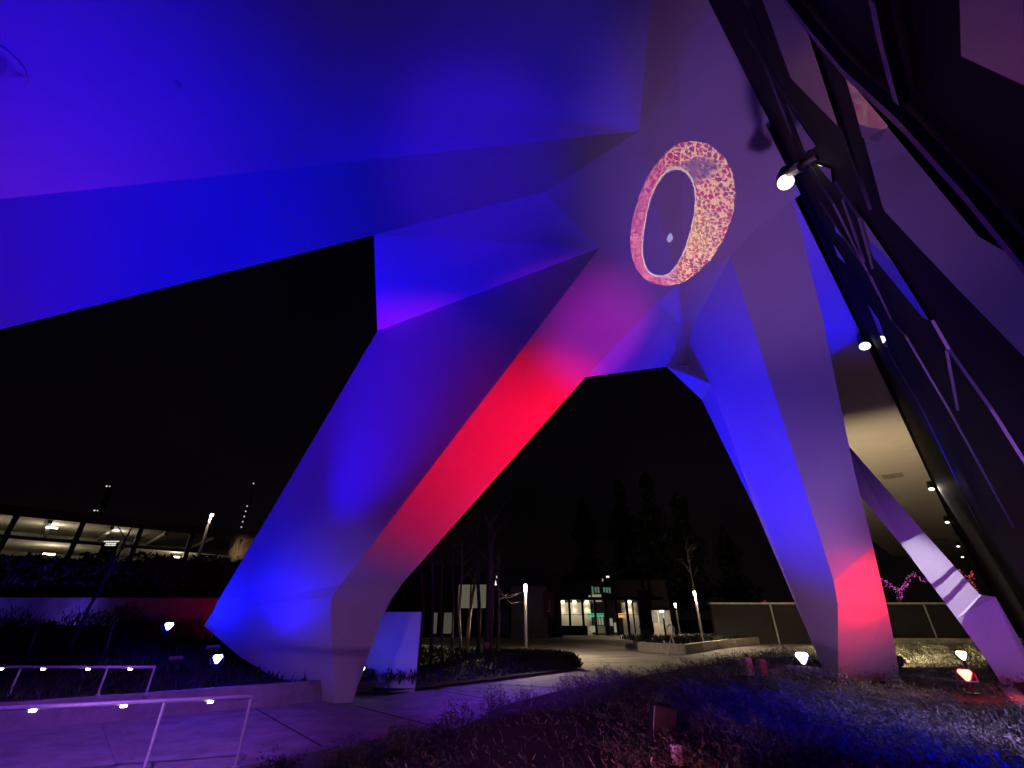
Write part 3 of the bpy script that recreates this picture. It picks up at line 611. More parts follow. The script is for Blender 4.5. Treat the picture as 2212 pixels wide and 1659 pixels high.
# slope planting
def sl(n, k):
    out = []
    for _ in range(n):
        u, v = RNG.uniform(), RNG.uniform(.02, .95); p0, p1 = lsamp(LW0, u), lsamp(LW1, u)
        x = p0[0] * (1 - v) + p1[0] * v; y = p0[1] * (1 - v) + p1[1] * v; out.append((x, y, leftz(u, v, x, y) - .03))
    return np.array(out)
tag(blades('slope_ground_cover', sl(9000, 0), .15, .42, .02, (0, 0, .6), .5, M['leafdark']), kind='stuff')
def shrub(pos, r, h, n, m, label, group, tilt=0, name='shrub', cat='shrub', bl=(.10, .2)):
    pos = Vector(pos); t = thing(name, label, cat, pos, group); b = []
    for _ in range(n):
        a = RNG.uniform(0, 6.283); q = math.sqrt(RNG.uniform()) * r; z = h * (1 - (q / r) ** 2 * .6) * RNG.uniform(.05, .9); b.append((pos.x + q * math.cos(a), pos.y + q * math.sin(a), pos.z + z))
    (sprigs('foliage', np.array(b)[::2], .12, .3, (0, 0, .7), .5, 9, .055, .008, m, t) if name == 'shrub' and group == 'small shrubs along the kerb' else blades('foliage', np.array(b), bl[0], bl[1], .016, (0, 0, .5), .55, m, t))
    st = MB()
    for k in range(6):
        a = k * 1.05; st.tube([pos + Vector((0, 0, -.05)), pos + Vector((math.cos(a) * r * .6, math.sin(a) * r * .6, h * .8))], [.015, .005], 5)
    mk('stem', st, M['bark'], t); return t
k = 0
lowl = ['dark mound shrub at the foot of the blue lit wall, leftmost of the row', 'dark mound shrub below the tall thin tree by the blue wall', 'dark mound shrub at the blue wall right of the tall thin tree', 'round dark shrub behind the back handrail, by its end post', 'round pale shrub behind the back handrail, under its middle light']
for (px, py, Y, r, h) in ((20, 1352, 20.6, 1.0, .8), (175, 1356, 20.8, .8, .7), (262, 1350, 20.8, .7, .9), (285, 1478, 14.6, .45, .4), (218, 1482, 14.8, .45, .4)):
    p = atm(px, py, Y); p.z = .5 + (Y - 14) * .2; shrub(p, r, h, 260, M['leafdark'] if k < 4 else M['leaf'], lowl[k], 'shrubs on the planted slope', bl=(.12, .3)); k += 1
# slender young trees
def thin_tree(base, top, r, label, m, group, kids=5, name='young_tree'):
    base, top = Vector(base), Vector(top); t = thing(name, label, 'tree', base, group); L = (top - base).length
    w_ = Vector((RNG.normal() * .08, RNG.normal() * .05, 0)); pts = [base - Vector((0, 0, .1)), base.lerp(top, .33) + w_, base.lerp(top, .7) - w_ * .6, top]
    mk('trunk', MB().tube(pts, [r, r * .85, r * .6, r * .2], 7), m, t, smooth=True)
    cr = MB()
    for i in range(kids):
        p0 = base.lerp(top, .55 + .4 * i / max(kids, 1)); a = RNG.uniform(0, 6.28); d = Vector((math.cos(a), math.sin(a), .9)) * L * RNG.uniform(.10, .2)
        p1 = p0 + d * .5 + Vector((0, 0, .05)); cr.tube([p0, p1, p0 + d], [r * .35, r * .22, .004], 5)
        for _ in range(3):
            e = Vector((RNG.normal(), RNG.normal(), .6)) * L * .05; cr.tube([p1, p1 + e], [.012, .003], 4)
    mk('crown', cr, m, t); return t
ytl = ['short bare young tree in the planter, leftmost of three', 'tallest bare young tree in the planter, crossing the lit garage', 'short bare young tree in the planter, rightmost of three']
for i, (bx, by, tx, ty, Y, r) in enumerate(((55, 1430, 88, 1335, 16.5, .045), (138, 1424, 292, 1124, 17.2, .07), (213, 1430, 254, 1335, 16.8, .04))):
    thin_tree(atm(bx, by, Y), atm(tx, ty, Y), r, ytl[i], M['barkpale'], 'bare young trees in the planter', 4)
# small uplight housings lying in the planter
for px, py, Y, lb in ((365, 1423, 15.6, 'short grey ground spike light lying in the planter between the two blue floodlights'), (446, 1399, 16.2, 'long grey pipe end lying in the planter under the upper blue floodlight')):
    p = atm(px, py, Y); tag(mk('ground_tube', MB().tube([p, p + Vector((.32, .05, .02)), p + Vector((.38, .05, .02))], [.06, .06, .045], 10), M['postgrey']), lb, 'pipe')
# ------------------------------------------------------------------ sign slab, garage, lamp, mast on the left
G0, G1 = Vector((-61, 52.7, 0)), Vector((-41.6, 72, 0)); G0 = G0 - (G1 - G0) * .6; G1 = G0 + (G1 - G0) * 1.25
gdv = (G1 - G0); GLn = gdv.length; gdv.normalize(); gnv = Vector((gdv.y, -gdv.x, 0)); gv2 = -gnv   # gv2 points into the building
gar = thing('parking_garage', 'lit concrete parking garage with open decks behind the hedge', 'garage', G0)
def gbox(mb, a0, a1, d0, d1, z0, z1):
    c = G0 + gdv * (a0 + a1) / 2 + gv2 * (d0 + d1) / 2 + Vector((0, 0, (z0 + z1) / 2))
    return mb.box(c, (a1 - a0, d1 - d0, z1 - z0), rz=math.atan2(gdv.y, gdv.x))
for z0, z1 in ((12.9, 14.05), (10.35, 10.75), (7.4, 8.5)):
    mk('spandrel', gbox(MB(), 0, GLn, 0, .5, z0, z1), M['garage'], gar)
mk('deck', gbox(MB(), 0, GLn, .52, 16, 10.38, 10.72), M['garage'], gar); mk('deck', gbox(MB(), 0, GLn, .52, 16, 12.92, 13.3), M['garage'], gar); mk('deck', gbox(MB(), 0, GLn, .52, 16, 7.6, 8.0), M['garage'], gar)
mk('rear_wall', gbox(MB(), 0, GLn, 16.02, 16.4, 4, 14), M['garage'], gar)
n = 9
for i in range(n + 1):
    a0 = GLn * i / n; mk('column', gbox(MB(), a0 - .28, a0 + .28, -.12, .40, 4, 12.88), M['garage'], gar)
    if i < n: mk('ceiling_beam', gbox(MB(), a0 + GLn / n * .5 - .2, a0 + GLn / n * .5 + .2, .6, 15.9, 12.5, 12.9), M['garage'], gar)
gi = 0
for px, py, zz in ((112, 1140, 12.4), (106, 1197, 10.1), (378, 1203, 10.1), (-60, 1130, 12.4), (250, 1150, 12.4)):
    # find along from pixel: intersect ray with the plane 5 m inside
    pl = G0 + gv2 * (5 if px != 378 else 2); q = onplane(px, py, pl, gv2)
    if px in (112, 106, 378): mk('ceiling_light', MB().box(q, (1.1, .35, .14), rz=.6), M['gwarm'], gar)
    lamp(q - Vector((0, 0, .5)) - gv2 * .4, None, 310 if px > 0 and px < 250 else 200, (1, .90, .72), 0, 0, gar, .3, kind='POINT')
p = atm(222, 1167, 36); sg = thing('information_sign', 'dark upright sign slab with white lettering in front of the garage', 'sign', (p.x, p.y, 3.6))
tl, tr, bl = atm(223, 1166, 36), atm(261, 1169, 36), atm(205, 1219, 36)
zt, zb = tl.z, bl.z; cxx = (atm(214, 1190, 36).x + atm(250, 1192, 36).x) / 2
mk('panel', MB().box((cxx, 36.1, (zt + zb) / 2), (1.35, .15, zt - zb)), M['black'], sg)
mk('post', MB().box((cxx - .5, 36.1, (3.4 + zb) / 2), (.1, .1, zb - 3.4)), M['black'], sg); mk('post', MB().box((cxx + .5, 36.1, (3.4 + zb) / 2), (.1, .1, zb - 3.4)), M['black'], sg)
for row, (zz, x0, x1) in enumerate(((zt - .12, -.6, .6), (zt - .27, -.38, .42), (zt - .40, -.42, .35), (zb + .12, -.55, -.1), (zb + .10, .05, .55))):
    x = x0; tx = MB()
    while x < x1:
        wd = RNG.uniform(.05, .16); tx.box((cxx + min(x + wd / 2, x1), 36.015, zz), (wd, .012, .08)); x += wd + .035
    mk('lettering', tx, M['gtext'], sg)
def street_lamp(base, top, label, m, watts, r=.09, head=.75, name='street_lamp'):
    base, top = Vector(base), Vector(top); t = thing(name, label, 'street lamp', base, 'column street lamps')
    mk('pole', MB().tube([base, base + Vector((0, 0, .25)), base + Vector((0, 0, .26)), top - Vector((0, 0, head))], [r * 1.5, r * 1.5, r, r], 14), M['postgrey'], t, smooth=False)
    mk('diffuser', MB().tube([top - Vector((0, 0, head * .55)), top - Vector((0, 0, head * .12))], r * .95, 14), m, t)
    mk('collar', MB().tube([top - Vector((0, 0, head)), top - Vector((0, 0, head * .55))], r * .9, 14), M['white'], t)
    mk('cap', MB().tube([top - Vector((0, 0, head * .12)), top - Vector((0, 0, .0))], [r * 1.05, r * .7], 14), M['postgrey'], t)
    lamp(top - Vector((.0, .18, head * .4)), top - Vector((0, .18, 9)), watts, (1, .78, .54), 158, .35, t, .15); return t
p = atm(459, 1108, 40); street_lamp((p.x, p.y, 3.4), p, 'amber street lamp in front of the parking garage', M['gamber'], 1100, .14, .6)
# tall ornamental grass + pale wedge + mast
p = atm(512, 1212, 24.5); og = thing('ornamental_grass', 'tuft of tall straw coloured grass beside the left leg', 'grass tuft', p); bs = np.array([(p.x + RNG.normal() * .16, p.y + RNG.normal() * .16, p.z - .6) for _ in range(240)])
blades('blade', bs, .9, 2.1, .018, (.15, 0, 1.2), .16, M['straw'], og)
lamp(p + Vector((.6, -1.6, .1)), p + Vector((0, 0, .7)), 60, WARM, 70, 1, og)
a, b, c = atm(462, 1238, 24), atm(520, 1240, 24), atm(520, 1214, 24)
tag(mk('stair_parapet', MB().extr([a, b, c], (0, .4, 0)), M['white']), 'pale sloping parapet wedge beside the left leg, under the tall grass', 'parapet')
p = atm(530, 1120, 300); mst = thing('radio_mast', 'thin far lattice mast with small lights above the garage end', 'mast', (p.x, p.y, 0))
ms = MB(); tp = atm(541, 1046, 300)
for k in range(3): ms.tube([Vector((p.x + math.cos(k * 2.1) * 1.5, 300 + math.sin(k * 2.1) * 1.5, 0)), Vector((p.x + .2, 300, tp.z))], [.25, .12], 5)
mk('lattice', ms, M['black'], mst)
gm_ = glow('mast', (.9, .9, 1), .7)
for i in range(9): mk('light', MB().box((p.x + .1, 298, tp.z - (0 if i == 0 else 12 + i * 3.4)), (.5, .5, .7)), gm_, mst)
for px, py, lb in ((237, 1047, 'single faint far light in the black sky above the garage'), (211, 1099, 'faint far pair of lights just above the garage roof')):
    q = atm(px, py, 200); t = thing('far_tower', lb, 'tower', (q.x, q.y, 0)); mk('shaft', MB().box((q.x, 201, q.z / 2 - 1), (1.6, 1.6, q.z - 1.2)), M['black'], t)
    mk('light', MB().box((q.x, 198.8, q.z - 1), (.5, .3, .5)), glow('far', (1, 1, .95), .8), t); mk('light', MB().box((q.x + 1.4, 198.8, q.z - 1.05), (.4, .3, .4)), glow('far', (1, 1, .95), .6), t)

# ------------------------------------------------------------------ blue panel behind the left leg
tag(mk('panel_wall', MB().box((-5.0, 17.6, 1.1), (3.55, .18, 2.5)), M['plaster']), 'plain upright wall panel washed blue behind the left leg foot', 'wall')
# tree bed planting
def kb(n, lo=.03, hi=.97, u0=0, u1=1):
    out = []
    for _ in range(n):
        u, v = RNG.uniform(u0, u1), RNG.uniform(lo, hi); p0, p1 = ksamp(BB0, u), ksamp(BB1, u)
        x = p0[0] * (1 - v) + p1[0] * v; y = p0[1] * (1 - v) + p1[1] * v; out.append((x, y, backz(u, v, x, y) - .02))
    return np.array(out)
tag(blades('tree_bed_ground_cover', np.vstack([kb(6000), kb(4500, .05, .8, .5, 1)]), .14, .36, .03, (0, 0, .5), .6, M['leafdark']), kind='stuff')
k = 0
lbs = ['low clump of plants in front of the blue wall panel, left one', 'low clump of plants in front of the blue wall panel, middle one', 'low clump of plants in front of the blue wall panel, right one']
for px in (838, 865, 893):
    p = atm(px, 1452, 17.2); p.z = .3; shrub(p, .22, .35, 70, M['leafdark'], lbs[k], 'plants at the blue panel', bl=(.12, .25)); k += 1
# ------------------------------------------------------------------ tree cluster
TG = 'bare trees in the tree bed'
tl_ = [((905, 1430), (915, 1120), 24, .07, 'bark', 'slim dark bare tree, first one right of the blue panel'), ((931, 1432), (936, 1080), 22.5, .075, 'bark', 'blue tinted straight slim tree, second right of the blue panel'),
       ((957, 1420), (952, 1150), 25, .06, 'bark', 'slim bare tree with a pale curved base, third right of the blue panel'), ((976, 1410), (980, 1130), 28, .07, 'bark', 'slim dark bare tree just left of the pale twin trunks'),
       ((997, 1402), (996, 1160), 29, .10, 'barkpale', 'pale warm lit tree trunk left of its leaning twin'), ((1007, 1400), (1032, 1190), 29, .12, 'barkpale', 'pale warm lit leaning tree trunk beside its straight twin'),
       ((1034, 1410), (1030, 1120), 27.5, .13, 'bark', 'dark straight tree left of the thickest trunk'), ((1054, 1414), (1062, 1080), 26.5, .26, 'bark', 'thickest dark tree with a pale knot on its trunk'),
       ((1074, 1410), (1078, 1170), 28, .11, 'bark', 'slim tree right of the thickest trunk, its lit twigs reaching the lamp')]
for i, (b0, t0, Y, r, bm2, lb) in enumerate(tl_):
    p = atm(*b0, Y); p.z = .3; tp = atm(*t0, Y + .6); t = thin_tree(p, tp, r, lb, M[bm2], TG, 7, 'bare_tree')
    if i == 7: mk('knot', MB().tube([atm(1051, 1400, Y - .28), atm(1051, 1394, Y - .32), atm(1051, 1387, Y - .28)], [.1, .17, .1], 12), M['straw'], t)
    if i == 8:
        tw = MB(); a = atm(1076, 1300, 28)
        for qx, qy in ((1133, 1277), (1120, 1283), (1128, 1300), (1100, 1281)):
            tw.tube([a + Vector((0, 0, RNG.uniform(0, .8))), a.lerp(atm(qx, qy, 30), .5) + Vector((0, 0, RNG.uniform(-.1, .2))), atm(qx, qy, 30.5)], [.03, .02, .008], 5)
        mk('twig', tw, M['barkpale'], t)
p = atm(1012, 1395, 27); gl2 = thing('ground_uplight', 'small warm uplight at the pale twin trunks', 'uplight', (p.x, p.y, .3)); mk('housing', MB().tube([(p.x, p.y, .28), (p.x, p.y, .46)], .08, 10), M['black'], gl2)
lamp((p.x, p.y - .2, .5), atm(1005, 1330, 29), 30, WARM, 60, 1, gl2)
p = atm(1135, 1260, 31.8); street_lamp((p.x, p.y, .25), p, 'nearest warm column lamp, rising from the low planting in the middle', M['gwarm'], 2300, .10, .5)
# ------------------------------------------------------------------ far building in the middle
bd = thing('long_building', 'low dark clad building with a lit beige bay behind the bare trees', 'building', (-7, 62, 0))
mk('wall', MB().box((-8, 67, 3.6), (28, 14, 7.2)), M['brown'], bd)
rb = MB()
for i in range(56): rb.box((-21.8 + i * .5, 59.93, 3.55), (.12, .14, 7.0))
mk('cladding_rib', rb, M['brown'], bd); mk('roof', MB().box((-8, 66.5, 7.45), (30, 17, .45)), M['brown'], bd)
for x0, x1, z0, z1 in ((-6.6, -5.2, 3.1, 5.7), (-5.0, -3.2, 3.1, 5.7), (-9.6, -9.0, .4, 2.6), (-8.2, -7.2, .4, 2.6)):
    f = mk('window', MB().box(((x0 + x1) / 2, 59.83, (z0 + z1) / 2), (x1 - x0 + .16, .06, z1 - z0 + .16)), M['frame'], bd)
    mk('pane', MB().box(((x0 + x1) / 2, 59.78, (z0 + z1) / 2), (x1 - x0, .02, z1 - z0)), glow('dim_window', (.62, .55, .40), .16 if z1 > 3 else .10), f)
bay = mk('beige_bay', MB().box((2.0, 58.9, 2.7), (4.2, 1.8, 5.4)), M['beige'], bd); mk('plinth', MB().box((2.0, 57.9, .2), (4.4, .18, .4)), M['stone'], bay)
mk('porch_recess', MB().box((-1.0, 59.6, 1.5), (1.3, .5, 3.0)), M['black'], bd)
q = atm(1073, 1253, 50); mk('gable_light', MB().poly(q + Vector((-.22, 0, -.5)), q + Vector((.22, 0, -.5)), q + Vector((0, 0, .5))), M['gtext'], bd)
bn = thing('banner', 'red vertical banner hanging on the beige bay', 'banner', (4.35, 57.6, 2.1)); mk('cloth', MB().box((4.35, 57.7, 3.45), (1.25, .05, 2.75)), M['redcloth'], bn)
mk('emblem', MB().box((4.45, 57.66, 3.3), (.16, .012, 1.2)).box((4.25, 57.66, 2.75), (.3, .012, .16)), M['stone'], bn); mk('rod', MB().tube([(3.65, 57.7, 4.87), (5.05, 57.7, 4.87)], .04, 6), M['black'], bn)
eh = thing('entrance_hall', 'lit entrance pavilion with pale pilasters and green sign beyond the plaza', 'building', (12, 68, 0))
mk('wall', MB().box((13.5, 72, 3.4), (17, 7, 6.8)), M['brown'], eh)
def fx(px, Y): return atm(px, 1350, Y).x
def fz(py, Y): return atm(1300, py, Y).z
for px0, px1 in ((1203, 1230), (1234, 1260), (1263, 1279), (1348, 1356), (1362, 1370), (1375, 1384)):
    x0, x1 = fx(px0, 68), fx(px1, 68); mk('pilaster', MB().box(((x0 + x1) / 2, 68.35, 1.95), (x1 - x0, .3, 3.9)), M['white'], eh)
for px in (1218, 1244, 1271, 1366):
    mk('downlight', MB().box((fx(px, 67.6), 67.7, 4.0), (.35, .25, .25)), M['gwarm'], eh); lamp((fx(px, 67.6), 67.6, 3.8), (fx(px, 68), 68.2, .5), 150, (1, .88, .62), 90, 1, eh, .1)
for px in (1203, 1232, 1261, 1288, 1312, 1335, 1358, 1385):
    mk('post', MB().box((fx(px, 66), 66, 2.1), (.28, .28, 4.2)), M['frame'], eh)
mk('parapet', MB().box((fx(1240, 66), 66.4, .55), (3.6, .1, 1.1)), M['frame'], eh)
mk('rail_bar', MB().box((fx(1290, 66), 66, 2.4), (11.5, .06, .06)), M['frame'], eh)
mk('canopy_roof', MB().box((13, 66.6, 4.35), (14.5, 3.2, .3)), M['frame'], eh)
def em(name, px0, px1, py0, py1, Y, m):
    x0, x1 = fx(px0, Y), fx(px1, Y); z0, z1 = fz(py1, Y), fz(py0, Y); return mk(name, MB().box(((x0 + x1) / 2, Y, (z0 + z1) / 2), (x1 - x0, .06, z1 - z0)), m, eh)
em('green_sign', 1271, 1306, 1325, 1333, 67.9, M['ggreen'])
for a0, a1, b0, b1 in ((1288, 1292, 1334, 1350), (1294, 1298, 1334, 1350), (1300, 1304, 1334, 1350), (1272, 1285, 1352, 1366), (1318, 1324, 1336, 1352), (1326, 1331, 1345, 1366)): em('window', a0, a1, b0, b1, 67.95, M['gwin'])
em('door', 1288, 1306, 1352, 1368, 67.95, glow('door', (.6, .5, .34), .12))
em('upper_window', 1284, 1304, 1284, 1300, 68.4, M['gwin']); em('upper_window', 1276, 1281, 1286, 1299, 68.4, M['gwin'])
for a0 in (1284, 1291, 1297, 1310, 1316, 1322): em('upper_window', a0, a0 + 4, 1267 + (a0 % 3), 1279 + (a0 % 5), 68.42, glow('upper', (.35, .62, .45), .22))
em('orange_sign', 1338, 1351, 1325, 1334, 67.9, M['gorange']); em('roof_light', 1319, 1326, 1244, 1248, 68.4, M['gtext']); em('roof_light', 1309, 1312, 1250, 1256, 68.4, M['gwin'])
kx0, kx1 = fx(1405, 62), fx(1452, 62)
ks = thing('kiosk', 'small cream kiosk lit from inside near the plaza planter', 'kiosk', ((kx0 + kx1) / 2, 62, 0))
mk('wall', MB().box(((kx0 + kx1) / 2, 63.2, 1.45), (kx1 - kx0, 2, 2.9)), M['white'], ks); mk('roof', MB().box(((kx0 + kx1) / 2 + .3, 62.9, 3.02), (kx1 - kx0 + 1.2, 3.2, .2)), M['frame'], ks)
for f0, f1 in ((.10, .16), (.62, .7)): mk('door_gap', MB().box((kx0 + (kx1 - kx0) * (f0 + f1) / 2, 62.18, 1.0), ((kx1 - kx0) * (f1 - f0), .04, 2.0 if f0 > .5 else 1.1)), M['frame'], ks)
mk('window', MB().box((kx0 + .75, 62.18, 2.1), (.7, .04, 1.2)).box((kx0 + 1.5, 62.18, 2.1), (.5, .04, 1.2)).box((kx1 - .5, 62.18, 2.1), (.6, .04, 1.2)), M['gwin'], ks)
lamp((kx0 + 1.2, 61.3, 2.8), (kx0 + 1.2, 62.3, 1), 45, WARM, 130, 1, ks, .1); mk('lamp_shade', MB().box((fx(1433, 61.4), 61.4, 2.75), (.4, .2, .2)), M['gwarm'], ks)
for px, py, Y, b, lb, wt in ((1383, 1296, 60, .0, 'small warm column lamp left of the kiosk', 900), (1458, 1302, 70, .0, 'smallest far warm column lamp, right of the kiosk', 500), (1499, 1275, 41, .3, 'warm column lamp standing in the concrete plaza planter', 1300)):
    p = atm(px, py, Y); street_lamp((p.x, p.y, b), p, lb, M['gwarm'], wt, .11 if Y < 50 else .15, .7)
# ------------------------------------------------------------------ plaza planter
PL = [(9.1, 36.8), (11.4, 33.5), (15.8, 39.0), (23.1, 46.4)]
pl = thing('plaza_planter', 'raised angular concrete planter in the plaza', 'planter', (13, 40, 0))
for i in range(3):
    a, b = Vector(PL[i]), Vector(PL[i + 1]); L = (b - a).length; nseg = max(1, round(L / 3.6))
    for j in range(nseg):
        p0, p1 = a.lerp(b, j / nseg), a.lerp(b, (j + 1) / nseg); dd = (p1 - p0).normalized() * .07
        mk('wall_block', ribbon([tuple(p0 + dd), tuple(p1 - dd)], .35, 0, .56, -1), M['stone'], pl)
mk('back_wall', ribbon([(23.1, 46.4), (21, 49), (11, 46), (9.1, 36.8)], .3, 0, .5, -1), M['concrete'], pl)
mk('soil', MB().poly(*[(x, y, .48) for x, y in ((9.5, 36.9), (11.4, 34.0), (15.5, 39.2), (22.6, 46.4), (20.8, 48.5), (11.3, 45.6))]), M['soil'], pl)
bs = []
while len(bs) < 1800:
    x, y = RNG.uniform(9.5, 22), RNG.uniform(35, 48)
    if y > 34.4 + abs(x - 11.4) * 1.2 and y > 34.2 + (x - 11.4) * 1.12 and y < 45 + (x - 11) * .3: bs.append((x, y, .47))
tag(blades('planter_ground_cover', np.array(bs), .2, .5, .05, (0, 0, .6), .5, M['leafdark']), kind='stuff')
p = atm(1518, 1378, 42.5); tp = atm(1478, 1160, 43); thin_tree((p.x, p.y, .5), tp, .13, 'slender dark bare tree in the plaza planter by its lamp', M['bark'], None, 7, 'bare_tree')
p = atm(1396, 1382, 38.5); tb = thing('litter_bin', 'dark square litter bin at the left corner of the plaza planter', 'litter bin', (p.x, 38.5, 0)); mk('body', MB().box((p.x, 38.5, .75), (.62, .6, 1.3)), M['black'], tb, bevel=.03); mk('lid', MB().box((p.x, 38.5, 1.5), (.7, .68, .12)), M['frame'], tb, bevel=.03)
p = atm(1397, 1340, 50); tag(mk('dark_pillar', MB().box((p.x, 50, 2.2), (.9, .9, 4.4)).box((p.x, 50, 4.5), (1.1, 1.1, .2)), M['frame']), 'dark square pillar between the far lamp and the kiosk', 'pillar')
p = atm(1456, 1411, 32.6); p.z = .01; tr_ = thing('tripod_stand', 'thin metal tripod with a ring standing in front of the plaza planter', 'tripod', p)
for k in range(3): mk('leg', MB().tube([p + Vector((math.cos(k * 2.1 + .5) * .45, math.sin(k * 2.1 + .5) * .45, 0)), p + Vector((0, 0, 1.15))], .022, 6), M['steel'], tr_)
rg = MB(); rg.tube([p + Vector((math.cos(i * .524) * .26, 0, 1.42 + math.sin(i * .524) * .26)) for i in range(13)], .05, 6, False); mk('ring', rg, M['white'], tr_)
# ------------------------------------------------------------------ right hand boundary wall, fairy light trees
bw = thing('boundary_wall', 'long grey wall with a pale coping behind the right leg', 'wall', (35, 45.5, 0))
mk('wall', MB().box((40, 45.8, 1.6), (43, .5, 3.2)), mat('dark_wall', (.022, .018, .024), .9, var=.3, scale=.6), bw); mk('coping', MB().box((40, 45.75, 3.28), (43.2, .8, .16)), M['stone'], bw)
rbs = MB()
for x in (24, 31, 38.3, 45): rbs.box((x, 45.52, 1.6), (.12, .06, 3.15))
mk('pilaster', rbs, M['concrete'], bw)
tag(mk('kerb_line', MB().box((38, 41.5, .45), (24, .4, .35)), M['stone']), kind='structure')
def fairy(px0, py0, branches, Y, gm, label):
    b = atm(px0, py0, Y); t = thing('fairy_light_tree', label, 'tree', (b.x, b.y, 0), 'trees wrapped in fairy lights')
    tk = MB(); bd_ = MB(); tk.tube([(b.x, b.y, 0), b], [.2, .16], 8)
    for br in branches:
        pts = [b] + [atm(qx, qy, Y + RNG.uniform(-.6, .6)) for qx, qy in br]; tk.tube(pts, [.14] + [.05] * (len(pts) - 1), 6)
        for i in range(len(pts) - 1):
            L = (pts[i + 1] - pts[i]).length
            for s in range(int(L / .085)):
                q = pts[i].lerp(pts[i + 1], RNG.uniform()) + Vector(RNG.normal(size=3) * .10); r_ = .030
                bd_.raw([q + Vector((r_, 0, 0)), q + Vector((-r_, 0, 0)), q + Vector((0, r_, 0)), q + Vector((0, -r_, 0)), q + Vector((0, 0, r_)), q + Vector((0, 0, -r_))], [(0, 2, 4), (2, 1, 4), (1, 3, 4), (3, 0, 4), (2, 0, 5), (1, 2, 5), (3, 1, 5), (0, 3, 5)])
    mk('trunk', tk, M['bark'], t); mk('string_light', bd_, gm, t, merge=False); return t
fairy(1942, 1296, [[(1938, 1275), (1925, 1262), (1905, 1252), (1890, 1250)], [(1946, 1272), (1958, 1262), (1962, 1246), (1975, 1240), (1990, 1252), (2012, 1256)], [(1950, 1270), (1966, 1258)], [(1938, 1272), (1918, 1266), (1908, 1268)]], 48, M['gmag'], 'tree wrapped in magenta fairy lights behind the grey wall')
fairy(2112, 1290, [[(2090, 1262), (2076, 1242), (2068, 1228)], [(2096, 1248), (2100, 1236)], [(2086, 1250), (2090, 1244)]], 50, M['gpink'], 'tree wrapped in red fairy lights behind the far diagonal leg')
fairy(1652, 1312, [[(1652, 1303), (1655, 1299)]], 50, M['gpink'], 'tiny red lit bush top above the dark wall, left of the right leg')
# far dark trees
def conifer(px, pyt, Y, wd, label):
    top = atm(px, pyt, Y); t = thing('dark_tree', label, 'tree', (top.x, Y, 0), 'far dark trees'); H = top.z
    mk('trunk', MB().tube([(top.x, Y, 0), (top.x, Y, H * .95)], [.5, .08], 7), M['bark'], t)
    def cf():
        z = RNG.uniform(.12, 1); lay = 1 - .35 * ((z * 9) % 1); r_ = wd * 1.25 * (1 - z) ** .65 * lay * RNG.uniform(.1, 1) * (.8 + .3 * math.sin(z * 17 + px)) + .15; a = RNG.uniform(0, 6.283); return (top.x + r_ * math.cos(a), Y + r_ * math.sin(a), z * H)
    cloud(2600, cf, .55, M['leafdark'], 'crown', t)
for a in ((1258, 1080, 95, 6, 'far dark conifer, leftmost in the gap between the legs'), (1335, 1040, 100, 7, 'far dark conifer left of the tallest one'), (1392, 1022, 92, 7, 'tallest far dark conifer between the legs'), (1462, 1065, 98, 7, 'far dark conifer right of the tallest one'), (1560, 1140, 105, 6, 'far dark conifer nearest the right leg')): conifer(*a)

# ------------------------------------------------------------------ FOREGROUND BED planting
def bedpts(n, cond, lo=.06):
    out = []
    while len(out) < n:
        u, v = RNG.uniform(.1, 1), RNG.uniform(lo, 1) ; p0, p1 = bsamp(CURB, u), bsamp(BEDB, u)
        x = p0[0] * (1 - v) + p1[0] * v; y = p0[1] * (1 - v) + p1[1] * v
        c = cond(u, v, x, y)
        if c is None: continue
        out.append((x, y, bedz(u, v, x, y) + c - .03))
    return np.array(out)
def mound(u, v, x, y):
    # dense rosemary mass right of the bare mulch
    m = sst(.45, .66, u + .10 * nz(x * .6, y * .6) + .25 * (v - .3)) 
    if RNG.uniform() > m * m + .03: return None
    hh_ = .40 * (1 - .75 * sst(.55, .92, v)) * m * sst(.03, .22, v) * (.55 + .85 * nz(x * 2.1, y * 2.1) + .3 * nz(x * .7, y * .8))
    return max(0, hh_) * RNG.uniform(.1, 1) ** .6
def near(c): return lambda u, v, x, y: (c(u, v, x, y) if (x * x + y * y < 196) else None)
tag(sprigs('rosemary_cover', np.vstack([bedpts(5200, mound), bedpts(8200, near(mound))]), .14, .36, (-.55, .1, .7), .38, 11, .065, .0075, M['leaf']), kind='stuff')
tag(sprigs('pale_cover', bedpts(2600, lambda u, v, x, y: mound(u, v, x, y) if nz(x * 1.1 + 3, y * 1.3) > .25 else None), .18, .42, (-.6, .1, .8), .32, 10, .075, .008, M['leafpale']), kind='stuff')
def litter(u, v, x, y): return .0 if u < .62 else None
tag(blades('fallen_twigs', bedpts(900, litter), .06, .22, .006, (0, 0, -.45), .9, M['straw']), kind='stuff')
SG = 'small shrubs along the kerb'
sl_ = ['low shrub at the kerb under the end post of the front handrail', 'small shrub at the kerb, second right of the handrail end', 'dark bushy shrub at the kerb left of the bare concrete gap', 'round bushy shrub in front of the bare concrete kerb', 'upright narrow shrub at the kerb, in the middle', 'round dense shrub at the kerb left of the tall wispy one', 'tall wispy shrub at the kerb where the dense cover starts', 'small round shrub deep in the dark mulch', 'low sparse shrub at the picture bottom in the mulch']
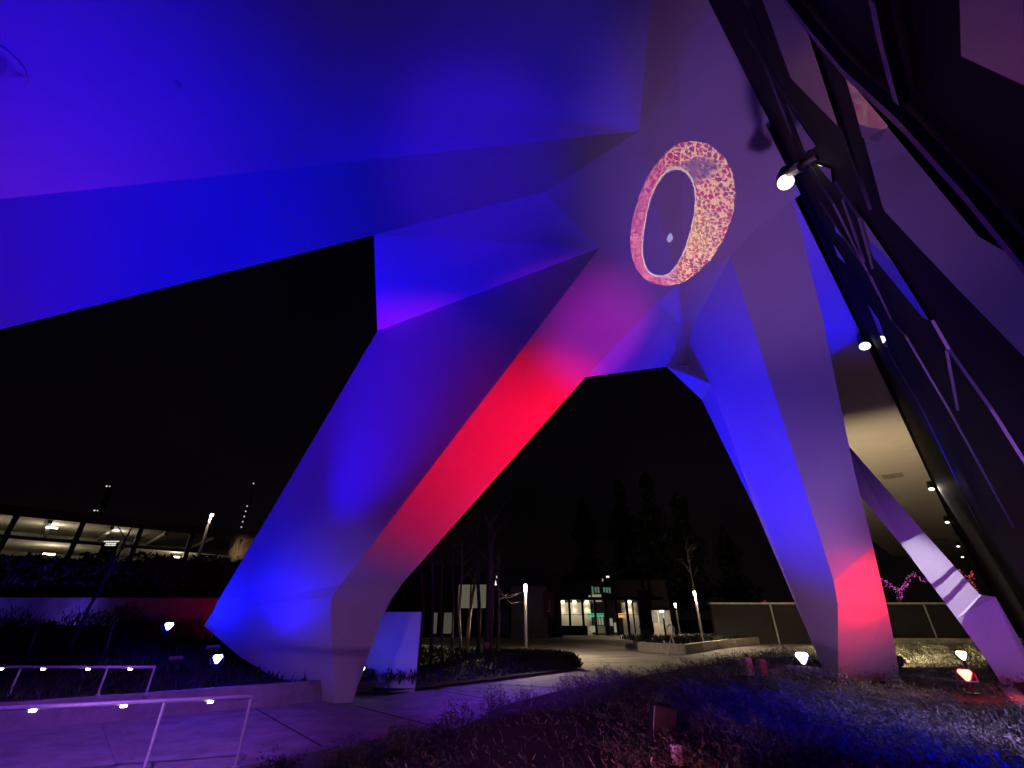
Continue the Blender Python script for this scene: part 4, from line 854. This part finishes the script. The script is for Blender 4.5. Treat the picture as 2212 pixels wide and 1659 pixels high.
for i, (px, py, Y, r, h) in enumerate(((600, 1655, 8.7, .32, .25), (760, 1640, 9.3, .34, .3), (868, 1625, 10.0, .42, .42), (985, 1600, 11.2, .44, .5), (1070, 1570, 12.3, .34, .62), (1142, 1545, 13.3, .5, .5), (1240, 1525, 14.2, .5, .7), (1120, 1640, 9.0, .3, .3), (950, 1655, 8.6, .35, .22))):
    p = atm(px, py, Y); p.z = -.18; shrub(p, r * 1.15, h * 1.7, 620, M['leaf'], sl_[i], SG, bl=(.08, .2))
p0 = atm(1242, 1528, 12.2); p1 = atm(1330, 1556, 10.6); p2 = atm(1424, 1585, 9.2)
tag(mk('cable', MB().tube([p0, p0.lerp(p1, .5) + Vector((0, 0, .04)), p1, p1.lerp(p2, .5) + Vector((.04, 0, .02)), p2], .016, 6), M['stone'], smooth=True), 'pale cable snaking across the mulch to the projector', 'cable')
p = atm(1462, 1630, 7.1); ob = thing('outlet_box', 'small white outdoor outlet box beside the black projector', 'outlet box', p - Vector((0, 0, .2))); mk('box', MB().box(p, (.13, .09, .2)), M['white'], ob, bevel=.012); mk('cover', MB().box(p + Vector((.0, -.05, .02)), (.09, .02, .13)), M['steel'], ob); mk('stake', MB().tube([p - Vector((0, 0, .3)), p - Vector((0, 0, .1))], .025, 6), M['black'], ob)
for px, py, lb in ((1612, 1424, 'pale stone block on the far edge of the shrub mound, left one'), (1642, 1427, 'pale stone block on the far edge of the shrub mound, right one')):
    p = atm(px, py, 16.5); tag(mk('stone_block', MB().box(p - Vector((0, 0, .2)), (.26, .22, .5), rz=.3), M['stone'], bevel=.04), lb, 'stone block', 'stone blocks')
# pale stone edging, dark shrub and paving at the right edge
a, b = atm(2157, 1433, 13.5), atm(2190, 1520, 10.2)
tag(mk('stone_edging', MB().beam((a.x, a.y, .35), (b.x + .3, b.y, .35), .30, .5), M['stone'], bevel=.03), 'pale stone edging block at the foot of the glass wall', 'edging')
p = atm(2200, 1560, 8.6); p.z = .35; shrub(p, .5, .55, 500, M['leafdark'], 'dark dense shrub at the right edge in front of the stone edging', None, bl=(.1, .2))
